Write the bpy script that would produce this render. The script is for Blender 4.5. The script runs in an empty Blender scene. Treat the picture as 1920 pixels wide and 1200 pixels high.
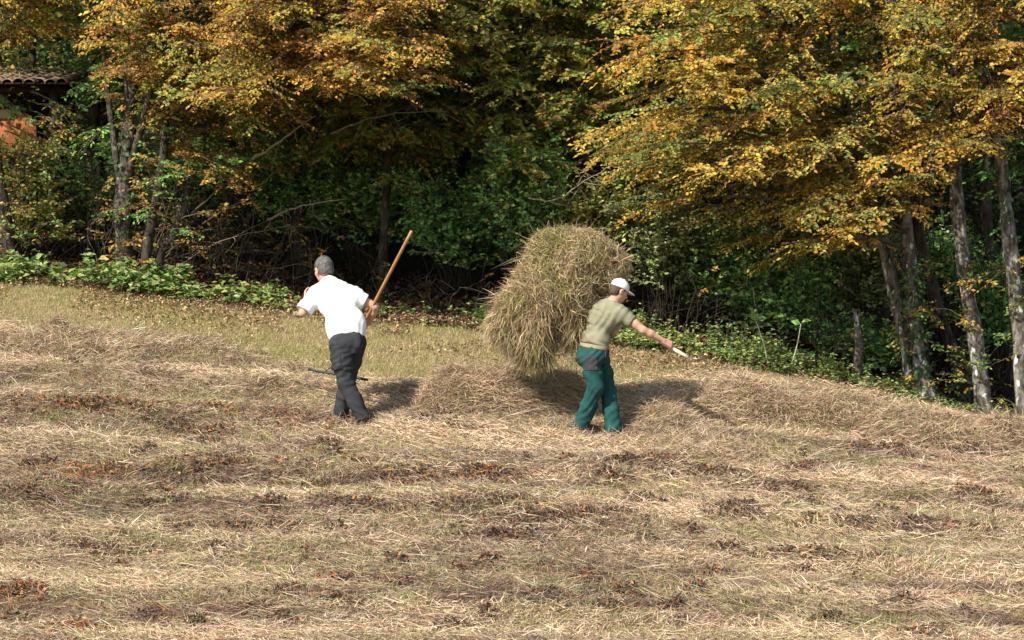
import bpy, math
import numpy as np
from mathutils import Vector

R = np.random.default_rng(11)
SC = bpy.context.scene
COL = SC.collection
F = 5236.0            # focal length in pixels of the 1920 px wide photograph

# ------------------------------------------------------------------ camera, sky, sun, exposure
cam_d = bpy.data.cameras.new("camera")
cam = bpy.data.objects.new("camera", cam_d)
COL.objects.link(cam)
cam_d.sensor_width = 36.0
cam_d.lens = 36.0 * F / 1920.0
cam_d.clip_start = 0.5
cam_d.clip_end = 2000.0
cam.location = (0, 0, 0)
cam.rotation_euler = (math.pi / 2, 0, 0)
SC.camera = cam

SUN_EL, SUN_AZ = math.radians(42), math.radians(-137)   # azimuth from +Y towards +X: behind the camera, to its left
world = bpy.data.worlds.new("World")
SC.world = world
world.use_nodes = True
wn = world.node_tree.nodes
sky = wn.new("ShaderNodeTexSky")
sky.sky_type = 'NISHITA'
sky.sun_disc = False
sky.sun_elevation = SUN_EL
sky.sun_rotation = SUN_AZ
wn["Background"].inputs[1].default_value = 0.11
world.node_tree.links.new(sky.outputs[0], wn["Background"].inputs[0])

sun_d = bpy.data.lights.new("sun", 'SUN')
sun_d.energy = 4.3
sun_d.angle = math.radians(0.53)
sun_d.color = (1.0, 0.94, 0.84)
sun = bpy.data.objects.new("sun", sun_d)
COL.objects.link(sun)
to_sun = Vector((math.sin(SUN_AZ) * math.cos(SUN_EL), math.cos(SUN_AZ) * math.cos(SUN_EL), math.sin(SUN_EL)))
sun.rotation_euler = (-to_sun).to_track_quat('-Z', 'Y').to_euler()

SC.view_settings.view_transform = 'Standard'
SC.view_settings.look = 'None'
SC.view_settings.exposure = 0.78
SC.view_settings.gamma = 1.0
SC.cycles.max_bounces = 8
SC.cycles.diffuse_bounces = 5
SC.cycles.transmission_bounces = 3
SC.cycles.glossy_bounces = 2


# ------------------------------------------------------------------ helpers
def W(px, row, d):
    """point at depth d that the photograph shows at pixel (px, row)"""
    return np.array([(px - 960.0) / F * d, d, (600.0 - row) / F * d])


def nrm(v):
    v = np.asarray(v, float)
    return v / np.maximum(np.linalg.norm(v, axis=-1, keepdims=True), 1e-9)


_LAT = np.random.default_rng(5).random((256, 256))


def vnoise(x, y):
    x = np.asarray(x, float); y = np.asarray(y, float)
    xi = np.floor(x).astype(int); yi = np.floor(y).astype(int)
    fx = x - xi; fy = y - yi
    fx = fx * fx * (3 - 2 * fx); fy = fy * fy * (3 - 2 * fy)
    g = lambda a, b: _LAT[a & 255, b & 255]
    return (g(xi, yi) * (1 - fx) + g(xi + 1, yi) * fx) * (1 - fy) + (g(xi, yi + 1) * (1 - fx) + g(xi + 1, yi + 1) * fx) * fy


def fbm(x, y, o=3):
    s = 0; a = .5; t = 0
    for k in range(o):
        s = s + a * vnoise(x * 2 ** k + 17.3 * k, y * 2 ** k + 9.1 * k); t += a; a *= .5
    return s / t


def sstep(a, b, x):
    t = np.clip((x - a) / (b - a), 0, 1)
    return t * t * (3 - 2 * t)


class MB:
    """collects vertices, faces and one colour per vertex; build() links them as ONE mesh object"""
    def __init__(self):
        self.v = []; self.c = []; self.q = []; self.t = []; self.n = 0

    def add(self, v, q=None, t=None, c=(.5, .5, .5)):
        v = np.asarray(v, np.float32).reshape(-1, 3)
        c = np.asarray(c, np.float32)
        if c.ndim == 1:
            c = np.broadcast_to(c[None, :3], (len(v), 3))
        self.v.append(v); self.c.append(c[:, :3])
        if q is not None and len(q): self.q.append(np.asarray(q, np.int64).reshape(-1, 4) + self.n)
        if t is not None and len(t): self.t.append(np.asarray(t, np.int64).reshape(-1, 3) + self.n)
        self.n += len(v)

    def build(self, name, mat, parent=None, origin=None, smooth=False):
        v = np.concatenate(self.v) if self.v else np.zeros((0, 3), np.float32)
        c = np.concatenate(self.c)
        if origin is not None: v = v - np.asarray(origin, np.float32)
        q = np.concatenate(self.q) if self.q else np.zeros((0, 4), np.int64)
        t = np.concatenate(self.t) if self.t else np.zeros((0, 3), np.int64)
        me = bpy.data.meshes.new(name)
        me.vertices.add(len(v)); me.vertices.foreach_set("co", v.ravel().astype(np.float32))
        li = np.concatenate([q.ravel(), t.ravel()]).astype(np.int32)
        me.loops.add(len(li)); me.loops.foreach_set("vertex_index", li)
        ls = np.concatenate([np.arange(len(q)) * 4, len(q) * 4 + np.arange(len(t)) * 3]).astype(np.int32)
        me.polygons.add(len(ls)); me.polygons.foreach_set("loop_start", ls)
        if smooth: me.polygons.foreach_set("use_smooth", np.ones(len(ls), bool))
        me.update(calc_edges=True)
        at = me.attributes.new("tint", 'FLOAT_COLOR', 'POINT')
        at.data.foreach_set("color", np.concatenate([c, np.ones((len(c), 1), np.float32)], 1).ravel().astype(np.float32))
        me.materials.append(mat)
        o = bpy.data.objects.new(name, me)
        COL.objects.link(o)
        if parent is not None: o.parent = parent
        if origin is not None and parent is None: o.location = origin
        return o


def tag(o, label=None, cat=None, group=None, kind=None):
    if label: o["label"] = label
    if cat: o["category"] = cat
    if group: o["group"] = group
    if kind: o["kind"] = kind
    return o


def empty(name, loc, label, cat, group=None):
    o = bpy.data.objects.new(name, None)
    COL.objects.link(o)
    o.location = loc; o.empty_display_size = .2
    return tag(o, label, cat, group)


def tube(mb, pts, rad, sides=8, c=(.3, .3, .3), rough=0.0, rng=R, cap=True):
    pts = np.asarray(pts, float); n = len(pts)
    rad = np.broadcast_to(np.asarray(rad, float), (n,))
    T = nrm(np.gradient(pts, axis=0))
    ref = np.array([0.0, 1, 0]) if abs(T[0][1]) < .8 else np.array([1.0, 0, 0])
    A = nrm(np.cross(T, ref)); B = np.cross(T, A)
    a = np.linspace(0, 2 * np.pi, sides, endpoint=False)
    rr = rad[:, None] * (1 + rough * (rng.random((n, sides)) - .5))
    ring = pts[:, None, :] + rr[..., None] * (np.cos(a)[None, :, None] * A[:, None, :] + np.sin(a)[None, :, None] * B[:, None, :])
    i = np.arange(n - 1)[:, None] * sides; k = np.arange(sides)[None, :]; k2 = (k + 1) % sides
    q = np.stack([i + k, i + k2, i + sides + k2, i + sides + k], -1).reshape(-1, 4)
    v = ring.reshape(-1, 3)
    t = []
    if cap:
        v = np.concatenate([v, pts[:1], pts[-1:]])
        e0, e1 = n * sides, n * sides + 1
        for k in range(sides):
            t.append((e0, (k + 1) % sides, k)); t.append((e1, (n - 1) * sides + k, (n - 1) * sides + (k + 1) % sides))
    mb.add(v, q, t, c)


def spline(P, n=24):
    """smooth curve through the given points (Catmull-Rom)"""
    P = np.asarray(P, float)
    if len(P) == 2: return P[0] + (P[1] - P[0]) * np.linspace(0, 1, n)[:, None]
    Q = np.vstack([2 * P[0] - P[1], P, 2 * P[-1] - P[-2]])
    u = np.linspace(0, len(P) - 1 - 1e-6, n); i = u.astype(int); f = (u - i)[:, None]
    a, b, c, d = Q[i], Q[i + 1], Q[i + 2], Q[i + 3]
    return .5 * (2 * b + (c - a) * f + (2 * a - 5 * b + 4 * c - d) * f ** 2 + (3 * b - a - 3 * c + d) * f ** 3)


def blades(mb, base, dirs, length, width, bend, col, rng=R, face=None):
    """grass and hay: thin bent tapering strips, one colour each"""
    n = len(base)
    dirs = nrm(dirs)
    f = face if face is not None else rng.normal(size=(n, 3))
    wv = nrm(np.cross(dirs, f)) * (np.asarray(width)[:, None] * .5)
    bn = nrm(np.cross(wv, dirs)) * (np.asarray(bend) * length)[:, None]
    m = base + dirs * (length * .5)[:, None] + bn * .55
    e = base + dirs * length[:, None] - bn * .1
    v = np.stack([base - wv, base + wv, m + wv, m - wv, e], 1).reshape(-1, 3)
    o = np.arange(n)[:, None] * 5
    mb.add(v, o + np.array([[0, 1, 2, 3]]), o + np.array([[3, 2, 4]]), np.repeat(col, 5, axis=0))


def leaves(mb, base, dirs, normal, length, width, col, fold=.18):
    n = len(base)
    dirs = nrm(dirs)
    s = nrm(np.cross(dirs, normal)); nn = np.cross(s, dirs)
    L = np.asarray(length)[:, None]; Wd = np.asarray(width)[:, None]
    m = base + dirs * L * .45
    up = nn * Wd * fold
    v = np.stack([base, m + s * Wd * .5 + up, base + dirs * L - up * .8, m - s * Wd * .5 + up], 1).reshape(-1, 3)
    mb.add(v, np.arange(n * 4).reshape(-1, 4), None, np.repeat(col, 4, axis=0))


def pal(rng, n, cols, w, jit=.18):
    cols = np.asarray(cols, float); w = np.asarray(w, float)
    k = rng.choice(len(cols), n, p=w / w.sum())
    return np.clip(cols[k] * (1 + jit * rng.normal(size=(n, 1))) * (1 + jit * .4 * rng.normal(size=(n, 3))), .004, .9)


# ------------------------------------------------------------------ materials
def new_mat(name):
    m = bpy.data.materials.new(name); m.use_nodes = True
    return m, m.node_tree.nodes, m.node_tree.links, m.node_tree.nodes["Principled BSDF"]


def tint_mat(name, rough=.7, spec=.25, transl=0.0):
    m, N, L, b = new_mat(name)
    a = N.new("ShaderNodeAttribute"); a.attribute_name = "tint"
    L.new(a.outputs["Color"], b.inputs["Base Color"])
    b.inputs["Roughness"].default_value = rough
    b.inputs["Specular IOR Level"].default_value = spec
    if transl:
        t = N.new("ShaderNodeBsdfTranslucent"); L.new(a.outputs["Color"], t.inputs["Color"])
        x = N.new("ShaderNodeMixShader"); x.inputs[0].default_value = transl
        L.new(b.outputs[0], x.inputs[1]); L.new(t.outputs[0], x.inputs[2])
        L.new(x.outputs[0], N["Material Output"].inputs["Surface"])
    return m


def noise_mat(name, stops, scale=8, detail=6, rough=.8, spec=.2, bump=.3, bscale=40, bdist=.01, stretch=(1, 1, 1), spots=None):
    m, N, L, b = new_mat(name)
    tc = N.new("ShaderNodeTexCoord"); mp = N.new("ShaderNodeMapping")
    mp.inputs["Scale"].default_value = stretch
    L.new(tc.outputs["Object"], mp.inputs["Vector"])
    n1 = N.new("ShaderNodeTexNoise"); n1.inputs["Scale"].default_value = scale; n1.inputs["Detail"].default_value = detail
    n1.inputs["Roughness"].default_value = .65
    L.new(mp.outputs[0], n1.inputs["Vector"])
    r = N.new("ShaderNodeValToRGB"); L.new(n1.outputs[0], r.inputs[0])
    el = r.color_ramp.elements
    while len(el) < len(stops): el.new(.5)
    for e, (p, c) in zip(el, stops):
        e.position = p; e.color = (*c, 1)
    colour = r.outputs[0]
    if spots:
        v = N.new("ShaderNodeTexNoise"); v.inputs["Scale"].default_value = spots[1]; v.inputs["Detail"].default_value = 3
        L.new(mp.outputs[0], v.inputs["Vector"])
        r2 = N.new("ShaderNodeValToRGB"); L.new(v.outputs[0], r2.inputs[0])
        r2.color_ramp.elements[0].position = spots[2]; r2.color_ramp.elements[1].position = spots[2] + .07
        mx = N.new("ShaderNodeMix"); mx.data_type = 'RGBA'
        L.new(r2.outputs[0], mx.inputs["Factor"]); L.new(colour, mx.inputs[6]); mx.inputs[7].default_value = (*spots[0], 1)
        colour = mx.outputs[2]
    L.new(colour, b.inputs["Base Color"])
    b.inputs["Roughness"].default_value = rough
    b.inputs["Specular IOR Level"].default_value = spec
    n2 = N.new("ShaderNodeTexNoise"); n2.inputs["Scale"].default_value = bscale; n2.inputs["Detail"].default_value = 5
    L.new(mp.outputs[0], n2.inputs["Vector"])
    bp = N.new("ShaderNodeBump"); bp.inputs["Strength"].default_value = bump; bp.inputs["Distance"].default_value = bdist
    L.new(n2.outputs[0], bp.inputs["Height"]); L.new(bp.outputs[0], b.inputs["Normal"])
    return m


M_LEAF = tint_mat("leaf", .65, .18, .45)
M_GREEN = tint_mat("green_leaf", .42, .45, .2)
M_HAY = tint_mat("hay", .75, .15, .12)
M_GRASS = tint_mat("grass", .6, .25, .25)
M_DEAD = tint_mat("withered", .8, .15, .1)
M_WOODS = tint_mat("woods", .6, .2, .15)
M_BARK = noise_mat("bark_pale", [(.36, (.03, .026, .02)), (.50, (.115, .10, .078)), (.64, (.28, .255, .22))], 11, 9, .9, .1, .8, 26, .03, (1, 1, .5), ((.56, .55, .50), 13, .60))  # pale lichen spots, brightened to stand for sun dapples too
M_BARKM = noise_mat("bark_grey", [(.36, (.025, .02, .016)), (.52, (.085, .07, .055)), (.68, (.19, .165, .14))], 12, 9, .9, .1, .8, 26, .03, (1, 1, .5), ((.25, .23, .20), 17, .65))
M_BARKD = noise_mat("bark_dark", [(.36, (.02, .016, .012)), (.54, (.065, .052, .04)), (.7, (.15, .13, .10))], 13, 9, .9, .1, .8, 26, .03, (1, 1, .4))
M_TWIG = tint_mat("twig", .85, .1)


# ------------------------------------------------------------------ terrain
_px = np.array([-1200, -700, -300, 0, 300, 600, 900, 1200, 1500, 1700, 1850, 1920, 2100, 2400, 2900], float)
_rw = np.array([420, 455, 497, 524, 556, 590, 618, 652, 706, 755, 790, 806, 838, 875, 905], float)
_dp = np.array([36.2, 35.9, 35.5, 35.3, 35.0, 34.7, 34.4, 34.0, 33.6, 33.3, 33.1, 33.0, 32.8, 32.5, 32.3], float)
_ex = (_px - 960) / F * _dp; _ez = (600 - _rw) / F * _dp
_xx = np.linspace(-16, 14, 601)
_k = np.hanning(41); _k /= _k.sum()
_EZ = np.convolve(np.pad(np.interp(_xx, _ex, _ez), 20, mode='edge'), _k, 'valid')
_ED = np.convolve(np.pad(np.interp(_xx, _ex, _dp), 20, mode='edge'), _k, 'valid')
ZF, YF = -2.807, 24.5


def edge_d(x): return np.interp(x, _xx, _ED)


def ground0(x, y):
    x = np.asarray(x, float); y = np.asarray(y, float)
    ez = np.interp(x, _xx, _EZ); ed = edge_d(x)
    s = (ez - ZF) / (ed - YF)
    yy = np.maximum(y, 17.0)
    z = ZF + s * (np.minimum(yy, ed) - YF)
    over = np.maximum(y - ed, 0)
    z = z + s * .55 * np.minimum(over, 9) + .55 * np.maximum(over - 9, 0)
    z = z - .22 * sstep(0, 60, np.maximum(y - 60, 0)) * np.maximum(y - 60, 0)
    # near side of the valley, up to where the photographer stands
    near = np.clip((17.0 - y) / 17.0, 0, 1.6)
    z = np.where(y < 17, z - 1.2 * np.sin(np.clip(near, 0, 1) * np.pi) * .6 + (-1.7 - z) * sstep(0.1, 1, near), z)
    return z


HB_PX = [-500, 0, 300, 450, 560, 640, 720, 800, 1000, 1250, 1500, 1700, 1850, 2000, 2400]
HB_RW = [600, 622, 640, 655, 690, 715, 728, 735, 740, 722, 728, 760, 800, 830, 880]


def to_px(x, y, z): return 960 + x / y * F, 600 - z / y * F


def hay_mask(x, y):
    """how much cut hay lies here: none on the grazed strip below the wood"""
    px, rw = to_px(x, y, ground0(x, y))
    b = np.interp(px, HB_PX, HB_RW)
    return sstep(-18, 22, rw - b + 46 * (fbm(x * 1.3 + 3, y * 1.3, 3) - .5))


def swath(x, y):
    w = y + .35 * (fbm(x * .35, y * .2, 2) - .5) + .03 * x
    a = .5 + .5 * np.sin(w * 2 * np.pi / 1.25)
    return a * (.35 + .65 * fbm(x * .5 + 40, y * .9 + 7, 2))


FEET = []


def ground(x, y):
    z = ground0(x, y)
    h = hay_mask(x, y)
    k = 1.0
    for (fx, fy) in FEET:                      # trodden flat where the men stand
        k = k - np.exp(-((x - fx) / .38) ** 2 - ((y - fy) / .5) ** 2)
    k = np.clip(k, 0, 1)
    return z + k * (h * (.085 * swath(x, y) + .085 * (fbm(x * 2.2, y * 3.8, 3) - .4) + .05 * (fbm(x * 5.5 + 3, y * 9, 2) - .5)) + .03 * (fbm(x * 1.1 + 9, y * 1.1, 2) - .5)) - .03 * (1 - k)


def ground_hit(px, row):
    """depth at which the pixel's ray meets the ground"""
    d = np.linspace(22, 60, 3801)
    z = (600 - row) / F * d
    g = ground0((px - 960) / F * d, d)
    i = np.argmax(g >= z)
    return d[i]


for _p in ((660, 797), (1122, 816)):
    _d = ground_hit(*_p); FEET.append(((_p[0] - 960) / F * _d, _d))


def on_ground(px, row):
    d = ground_hit(px, row); p = W(px, row, d); p[2] = ground(p[0], p[1])
    return p


def axis(lo, hi, a, b, fine, coarse):
    core = np.arange(a, b + 1e-6, fine)
    out = [core]
    for s, e, sg in ((b, hi, 1), (a, lo, -1)):
        p = s; st = fine; L = []
        while (p - e) * sg < 0:
            st = min(st * 1.35, coarse); p += sg * st; L.append(p)
        out.append(np.array(L))
    return np.sort(np.concatenate(out))


m, N, L, b = new_mat("ground")
geo = N.new("ShaderNodeNewGeometry")
def _noise(scale, vec=None, det=6):
    n = N.new("ShaderNodeTexNoise"); n.inputs["Scale"].default_value = scale; n.inputs["Detail"].default_value = det
    mp = N.new("ShaderNodeMapping"); mp.inputs["Scale"].default_value = vec or (1, 1, 1)
    L.new(geo.outputs["Position"], mp.inputs["Vector"]); L.new(mp.outputs[0], n.inputs["Vector"]); return n
at = N.new("ShaderNodeAttribute"); at.attribute_name = "tint"
n1 = _noise(18, (.5, 1.6, 1)); n2 = _noise(70, (.4, 1.5, 1))
r1 = N.new("ShaderNodeValToRGB"); L.new(n1.outputs[0], r1.inputs[0])
r1.color_ramp.elements[0].position = .3; r1.color_ramp.elements[0].color = (.55, .55, .55, 1)
r1.color_ramp.elements[1].position = .7; r1.color_ramp.elements[1].color = (1.25, 1.2, 1.1, 1)
mx = N.new("ShaderNodeMix"); mx.data_type = 'RGBA'; mx.blend_type = 'MULTIPLY'; mx.inputs["Factor"].default_value = 1
L.new(at.outputs["Color"], mx.inputs[6]); L.new(r1.outputs[0], mx.inputs[7]); L.new(mx.outputs[2], b.inputs["Base Color"])
b.inputs["Roughness"].default_value = .95; b.inputs["Specular IOR Level"].default_value = .05
bp = N.new("ShaderNodeBump"); bp.inputs["Strength"].default_value = .6; bp.inputs["Distance"].default_value = .03
L.new(n2.outputs[0], bp.inputs["Height"]); L.new(bp.outputs[0], b.inputs["Normal"])
M_GROUND = m

gx = axis(-400, 400, -8, 8, .07, 30); gy = axis(-60, 700, 23, 37.5, .07, 30)
X, Y = np.meshgrid(gx, gy, indexing='ij')
Z = ground(X, Y)
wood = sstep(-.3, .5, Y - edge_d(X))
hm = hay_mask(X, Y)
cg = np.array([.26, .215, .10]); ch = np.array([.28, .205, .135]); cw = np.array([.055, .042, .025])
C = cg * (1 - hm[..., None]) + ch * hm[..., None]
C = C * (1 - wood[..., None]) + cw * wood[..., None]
far = (Y < 15)[..., None]
C = np.where(far, np.array([.16, .17, .05]), C)
g = MB(); nx, ny = X.shape
ii = (np.arange(nx - 1)[:, None] * ny + np.arange(ny - 1)[None, :]).reshape(-1)
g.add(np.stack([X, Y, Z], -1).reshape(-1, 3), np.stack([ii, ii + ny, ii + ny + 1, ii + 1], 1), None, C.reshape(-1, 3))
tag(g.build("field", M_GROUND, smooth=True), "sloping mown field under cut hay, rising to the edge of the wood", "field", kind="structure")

# ------------------------------------------------------------------ cut hay lying on the field
STRAW = [(.62, .485, .335), (.51, .375, .24), (.40, .28, .17), (.18, .12, .095), (.34, .30, .12), (.40, .21, .10)]


def scatter(n, x0, x1, y0, y1, rng=R):
    return rng.uniform(x0, x1, n), rng.uniform(y0, y1, n)


# patches where withered weeds lie in the hay: centre px, centre row, half width px, half height px, rust share
PATCH = [(150, 776, 160, 20, .35), (400, 785, 60, 12, .5), (160, 896, 95, 20, .65), (320, 915, 90, 16, .15), (430, 890, 110, 26, .25), (560, 925, 130, 14, .1),
         (790, 905, 120, 17, .3), (925, 900, 75, 14, .35), (560, 800, 90, 14, .5), (1135, 908, 45, 14, .1), (1060, 985, 150, 22, .12), (1400, 975, 70, 20, .1),
         (1510, 890, 60, 20, .15), (1330, 905, 90, 16, .1), (1700, 1000, 130, 18, .1), (60, 940, 90, 16, .1), (930, 1020, 90, 14, .15), (40, 1130, 40, 22, .5),
         (1230, 880, 80, 14, .2), (1650, 860, 90, 14, .15), (1800, 940, 110, 15, .15), (640, 965, 110, 12, .15), (150, 1190, 70, 14, .6), (1530, 1060, 120, 12, .15),
         (900, 960, 130, 16, .1), (420, 1000, 120, 12, .2), (1160, 1120, 110, 10, .2), (620, 1100, 120, 10, .3), (1850, 850, 60, 18, .2), (1480, 930, 60, 14, .2)]


_pr = np.random.default_rng(61)
for _ in range(170):                                   # many small dark clumps besides the large ones
    _x, _y = _pr.uniform(-30, 1950), 690 + 520 * _pr.random()
    if _y < np.interp(_x, HB_PX, HB_RW) + 30 or (abs(_y - 800) < 40 and (abs(_x - 1130) < 90 or abs(_x - 660) < 60)): continue
    PATCH.append((_x, _y, _pr.uniform(12, 48), _pr.uniform(4, 9), _pr.choice([.03, .08, .3], p=[.5, .35, .15])))


def patch_w(px, rw):
    w = np.zeros_like(px); ru = np.zeros_like(px)
    for (cx, cy, a, b_, r_) in PATCH[:32]:
        k = np.exp(-(((px - cx) / a) ** 2 + ((rw - cy) / b_) ** 2) * 1.2)
        ru = np.where(k > w, r_, ru); w = np.maximum(w, k)
    return w, ru


hay = MB()
x, y = scatter(760000, -7.2, 7.2, 23.4, 34.6)
keep = (np.abs(x) < y * .185 + .9) & (R.random(len(x)) < hay_mask(x, y) * (.5 + .5 * sstep(.2, .6, fbm(x * 1.6 + 5, y * 3.2, 3))))
x, y = x[keep], y[keep]; n = len(x)
z0 = ground(x, y); px, rw = to_px(x, y, ground0(x, y))
pw, ru = patch_w(px, rw)
band = fbm(x * .26 + 11, (y + .05 * x) * 3.4 + 3, 3); fine = fbm(x * 2.5, y * 5, 2)
col = pal(R, n, STRAW, [.31, .36, .24, .05, .03, .01], .2)
col = col * (1.18 - .40 * sstep(.36, .60, band))[:, None]
dk = R.random(n) < np.clip(pw * .95 * sstep(.30, .48, fbm(x * 1.8 + 3, y * 6, 3)) + .8 * sstep(.54, .66, band) * sstep(.42, .62, fine), 0, .92)
rus = dk & (R.random(n) < ru * .6)
col[dk] = pal(R, dk.sum(), [(.19, .13, .105), (.27, .18, .13), (.12, .085, .075)], [.45, .4, .15], .2)
col[rus] = pal(R, rus.sum(), [(.33, .15, .06), (.25, .12, .05)], [.5, .5], .2)
gr = R.random(n) < .15 * sstep(.46, .7, fbm(x * .8 + 77, y * 1.7, 3))
col[gr] = pal(R, gr.sum(), [(.34, .33, .12), (.42, .38, .17)], [.5, .5], .2)
short = R.random(n) < .74
ang = (fbm(x * 1.1 + 20, y * 2.0, 3) - .5) * 3.2 + R.normal(0, 1, n) * np.where(short, .75, .38) + np.pi * (R.random(n) < .5)
el = np.abs(R.normal(0, 1, n)) * np.where(short, .34, .15) + .5 * (R.random(n) < .05) * R.random(n)
slope = .28
dx, dy = np.cos(ang), np.sin(ang)
d = np.stack([dx * np.cos(el), dy * np.cos(el), np.sin(el) + slope * dy - .06 * dx], 1)
ln = np.where(short, R.uniform(.03, .12, n), R.uniform(.10, .30, n))
base = np.stack([x, y, z0 + .005 + .06 * R.random(n) ** 2 + .05 * (fine - .4)], 1)
blades(hay, base, d, ln, np.where(short, R.uniform(.004, .009, n), R.uniform(.003, .006, n)), R.normal(0, 1, n) * np.where(short, .32, .14), col)
# stray stalks, longer and paler
n = 1900
x, y = scatter(n, -6.5, 6.5, 23.6, 33.5); k = R.random(n) < hay_mask(x, y); x, y = x[k], y[k]; n = len(x)
ang = R.normal(0, .55, n) + np.pi * (R.random(n) < .5); el = R.uniform(0, .22, n)
d = np.stack([np.cos(ang), np.sin(ang), np.sin(el) + slope * np.sin(ang)], 1)
blades(hay, np.stack([x, y, ground(x, y) + .05], 1), d, R.uniform(.2, .5, n), R.uniform(.004, .008, n), R.normal(0, .16, n), pal(R, n, [(.66, .56, .40), (.52, .40, .24)], [.6, .4], .12))
tag(hay.build("cut_hay", M_HAY), "pale dried hay strewn in rows across the mown field", "hay", kind="stuff")

# living grass: short stubble everywhere, thicker on the bare strip
gm = MB()
x, y = scatter(420000, -7.4, 7.4, 23.4, 36.2)
hmk = hay_mask(x, y); inw = y - edge_d(x)
dens = np.where(hmk > .5, .06 + .9 * sstep(.52, .68, fbm(x * 1.0 + 60, y * 2.6, 3)), .95) * (inw < .25) * (np.abs(x) < y * .185 + .9)
k = R.random(len(x)) < dens; x, y, hmk = x[k], y[k], hmk[k]; n = len(x)
tone = fbm(x * .7 + 31, y * 1.3, 3)
c1 = pal(R, n, [(.34, .31, .11), (.42, .35, .16), (.50, .39, .24), (.54, .42, .29)], [.18, .28, .3, .24], .18)
c2 = pal(R, n, [(.27, .29, .085), (.38, .36, .13), (.46, .38, .20)], [.3, .35, .35], .18)
col = np.where((R.random(n) < sstep(.4, .7, tone))[:, None], c2, c1)
d = np.stack([R.normal(0, .55, n), R.normal(0, .45, n), np.ones(n)], 1)
blades(gm, np.stack([x, y, ground(x, y) - .005], 1), d, R.uniform(.03, .085, n) * (1 + .75 * (hmk > .5)), R.uniform(.003, .006, n), R.normal(0, .2, n), col)
tag(gm.build("grass", M_GRASS), "short yellow green grass on the mown strip below the wood", "grass", kind="stuff")

# tufts of fresh grass sprouting through the hay
tg = MB(); rg = np.random.default_rng(62); m_ = 170
tx, ty = rg.uniform(-5.2, 5.2, m_), rg.uniform(23.8, 32.5, m_)
kk = hay_mask(tx, ty) > .8; tx, ty = tx[kk], ty[kk]; idx = rg.integers(0, len(tx), 15000); n = len(idx)
x = tx[idx] + rg.normal(0, 1, n) * (.10 + .12 * fbm(tx[idx] * 9, ty[idx] * 9, 1)); y = ty[idx] + rg.normal(0, .07, n)
d = np.stack([rg.normal(0, .4, n), rg.normal(0, .35, n), np.ones(n)], 1)
blades(tg, np.stack([x, y, ground(x, y) + .01], 1), d, rg.uniform(.05, .14, n), rg.uniform(.003, .0055, n), rg.normal(0, .25, n), pal(rg, n, [(.27, .31, .08), (.38, .38, .13), (.19, .22, .06), (.45, .38, .2)], [.35, .3, .2, .15], .18), rg)
tag(tg.build("grass_tufts", M_GRASS), "fresh green grass tufts sprouting through the hay", "grass", kind="stuff")

# withered weeds in the hay
wd = MB()
for (cx, cy, a, b_, r_) in PATCH:
    n = int(a * b_ * (.85 if b_ > 9.5 else 1.1)) + 4
    th = R.uniform(0, 2 * np.pi, n); rad = R.random(n) ** .6
    ppx = cx + a * 1.35 * rad * np.cos(th); prw = cy + b_ * 1.2 * rad * np.sin(th)
    kk = fbm(ppx * .022 + cx, prw * .07, 3) > .38 + .1 * R.random(n); ppx, prw, rad, n = ppx[kk], prw[kk], rad[kk], kk.sum()
    dd = ground_hit(cx, cy); s_ = slope + .11
    dep = dd - (prw - cy) / F * dd / s_
    xx = (ppx - 960) / F * dep; yy = dep
    lift = .10 * (1 - rad) * R.random(n) + .03
    bs = np.stack([xx, yy, ground(xx, yy) + lift], 1)
    dr = R.normal(size=(n, 3)) * [1, 1, .6]
    rust = R.random(n) < r_
    col = pal(R, n, [(.14, .09, .065), (.22, .14, .085), (.09, .06, .05)], [.5, .3, .2], .2)
    col[rust] = pal(R, rust.sum(), [(.38, .16, .055), (.30, .12, .045), (.44, .22, .09)], [.45, .35, .2], .2)
    leaves(wd, bs, dr, R.normal(size=(n, 3)) + [0, 0, .5], R.uniform(.025, .07, n), R.uniform(.014, .03, n), col, .45)
tag(wd.build("withered_weeds", M_DEAD), "patches of rust and dark brown withered weeds lying in the hay", "weeds", kind="stuff")

# fallen leaves along the edge of the wood
lt = MB()
n = 20000
x = R.uniform(-7.5, 7.5, n); off = -np.abs(R.normal(0, .75, n)) + .9 * R.random(n)
y = edge_d(x) + off
k = fbm(x * 1.2 + 8, y * 1.5 + 4, 3) > .42 + .08 * R.random(n); x, y = x[k], y[k]; n = len(x)
leaves(lt, np.stack([x, y, ground(x, y) + .02 + .05 * R.random(n)], 1), R.normal(size=(n, 3)) * [1, 1, .3], R.normal(size=(n, 3)) * .6 + [0, 0, 1], R.uniform(.03, .062, n), R.uniform(.02, .035, n),
       pal(R, n, [(.44, .29, .16), (.36, .22, .12), (.50, .38, .24), (.26, .18, .11)], [.35, .3, .2, .15], .2), .3)
tag(lt.build("fallen_leaves", M_DEAD), "rusty fallen leaves scattered along the edge of the wood", "leaves", kind="stuff")


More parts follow.
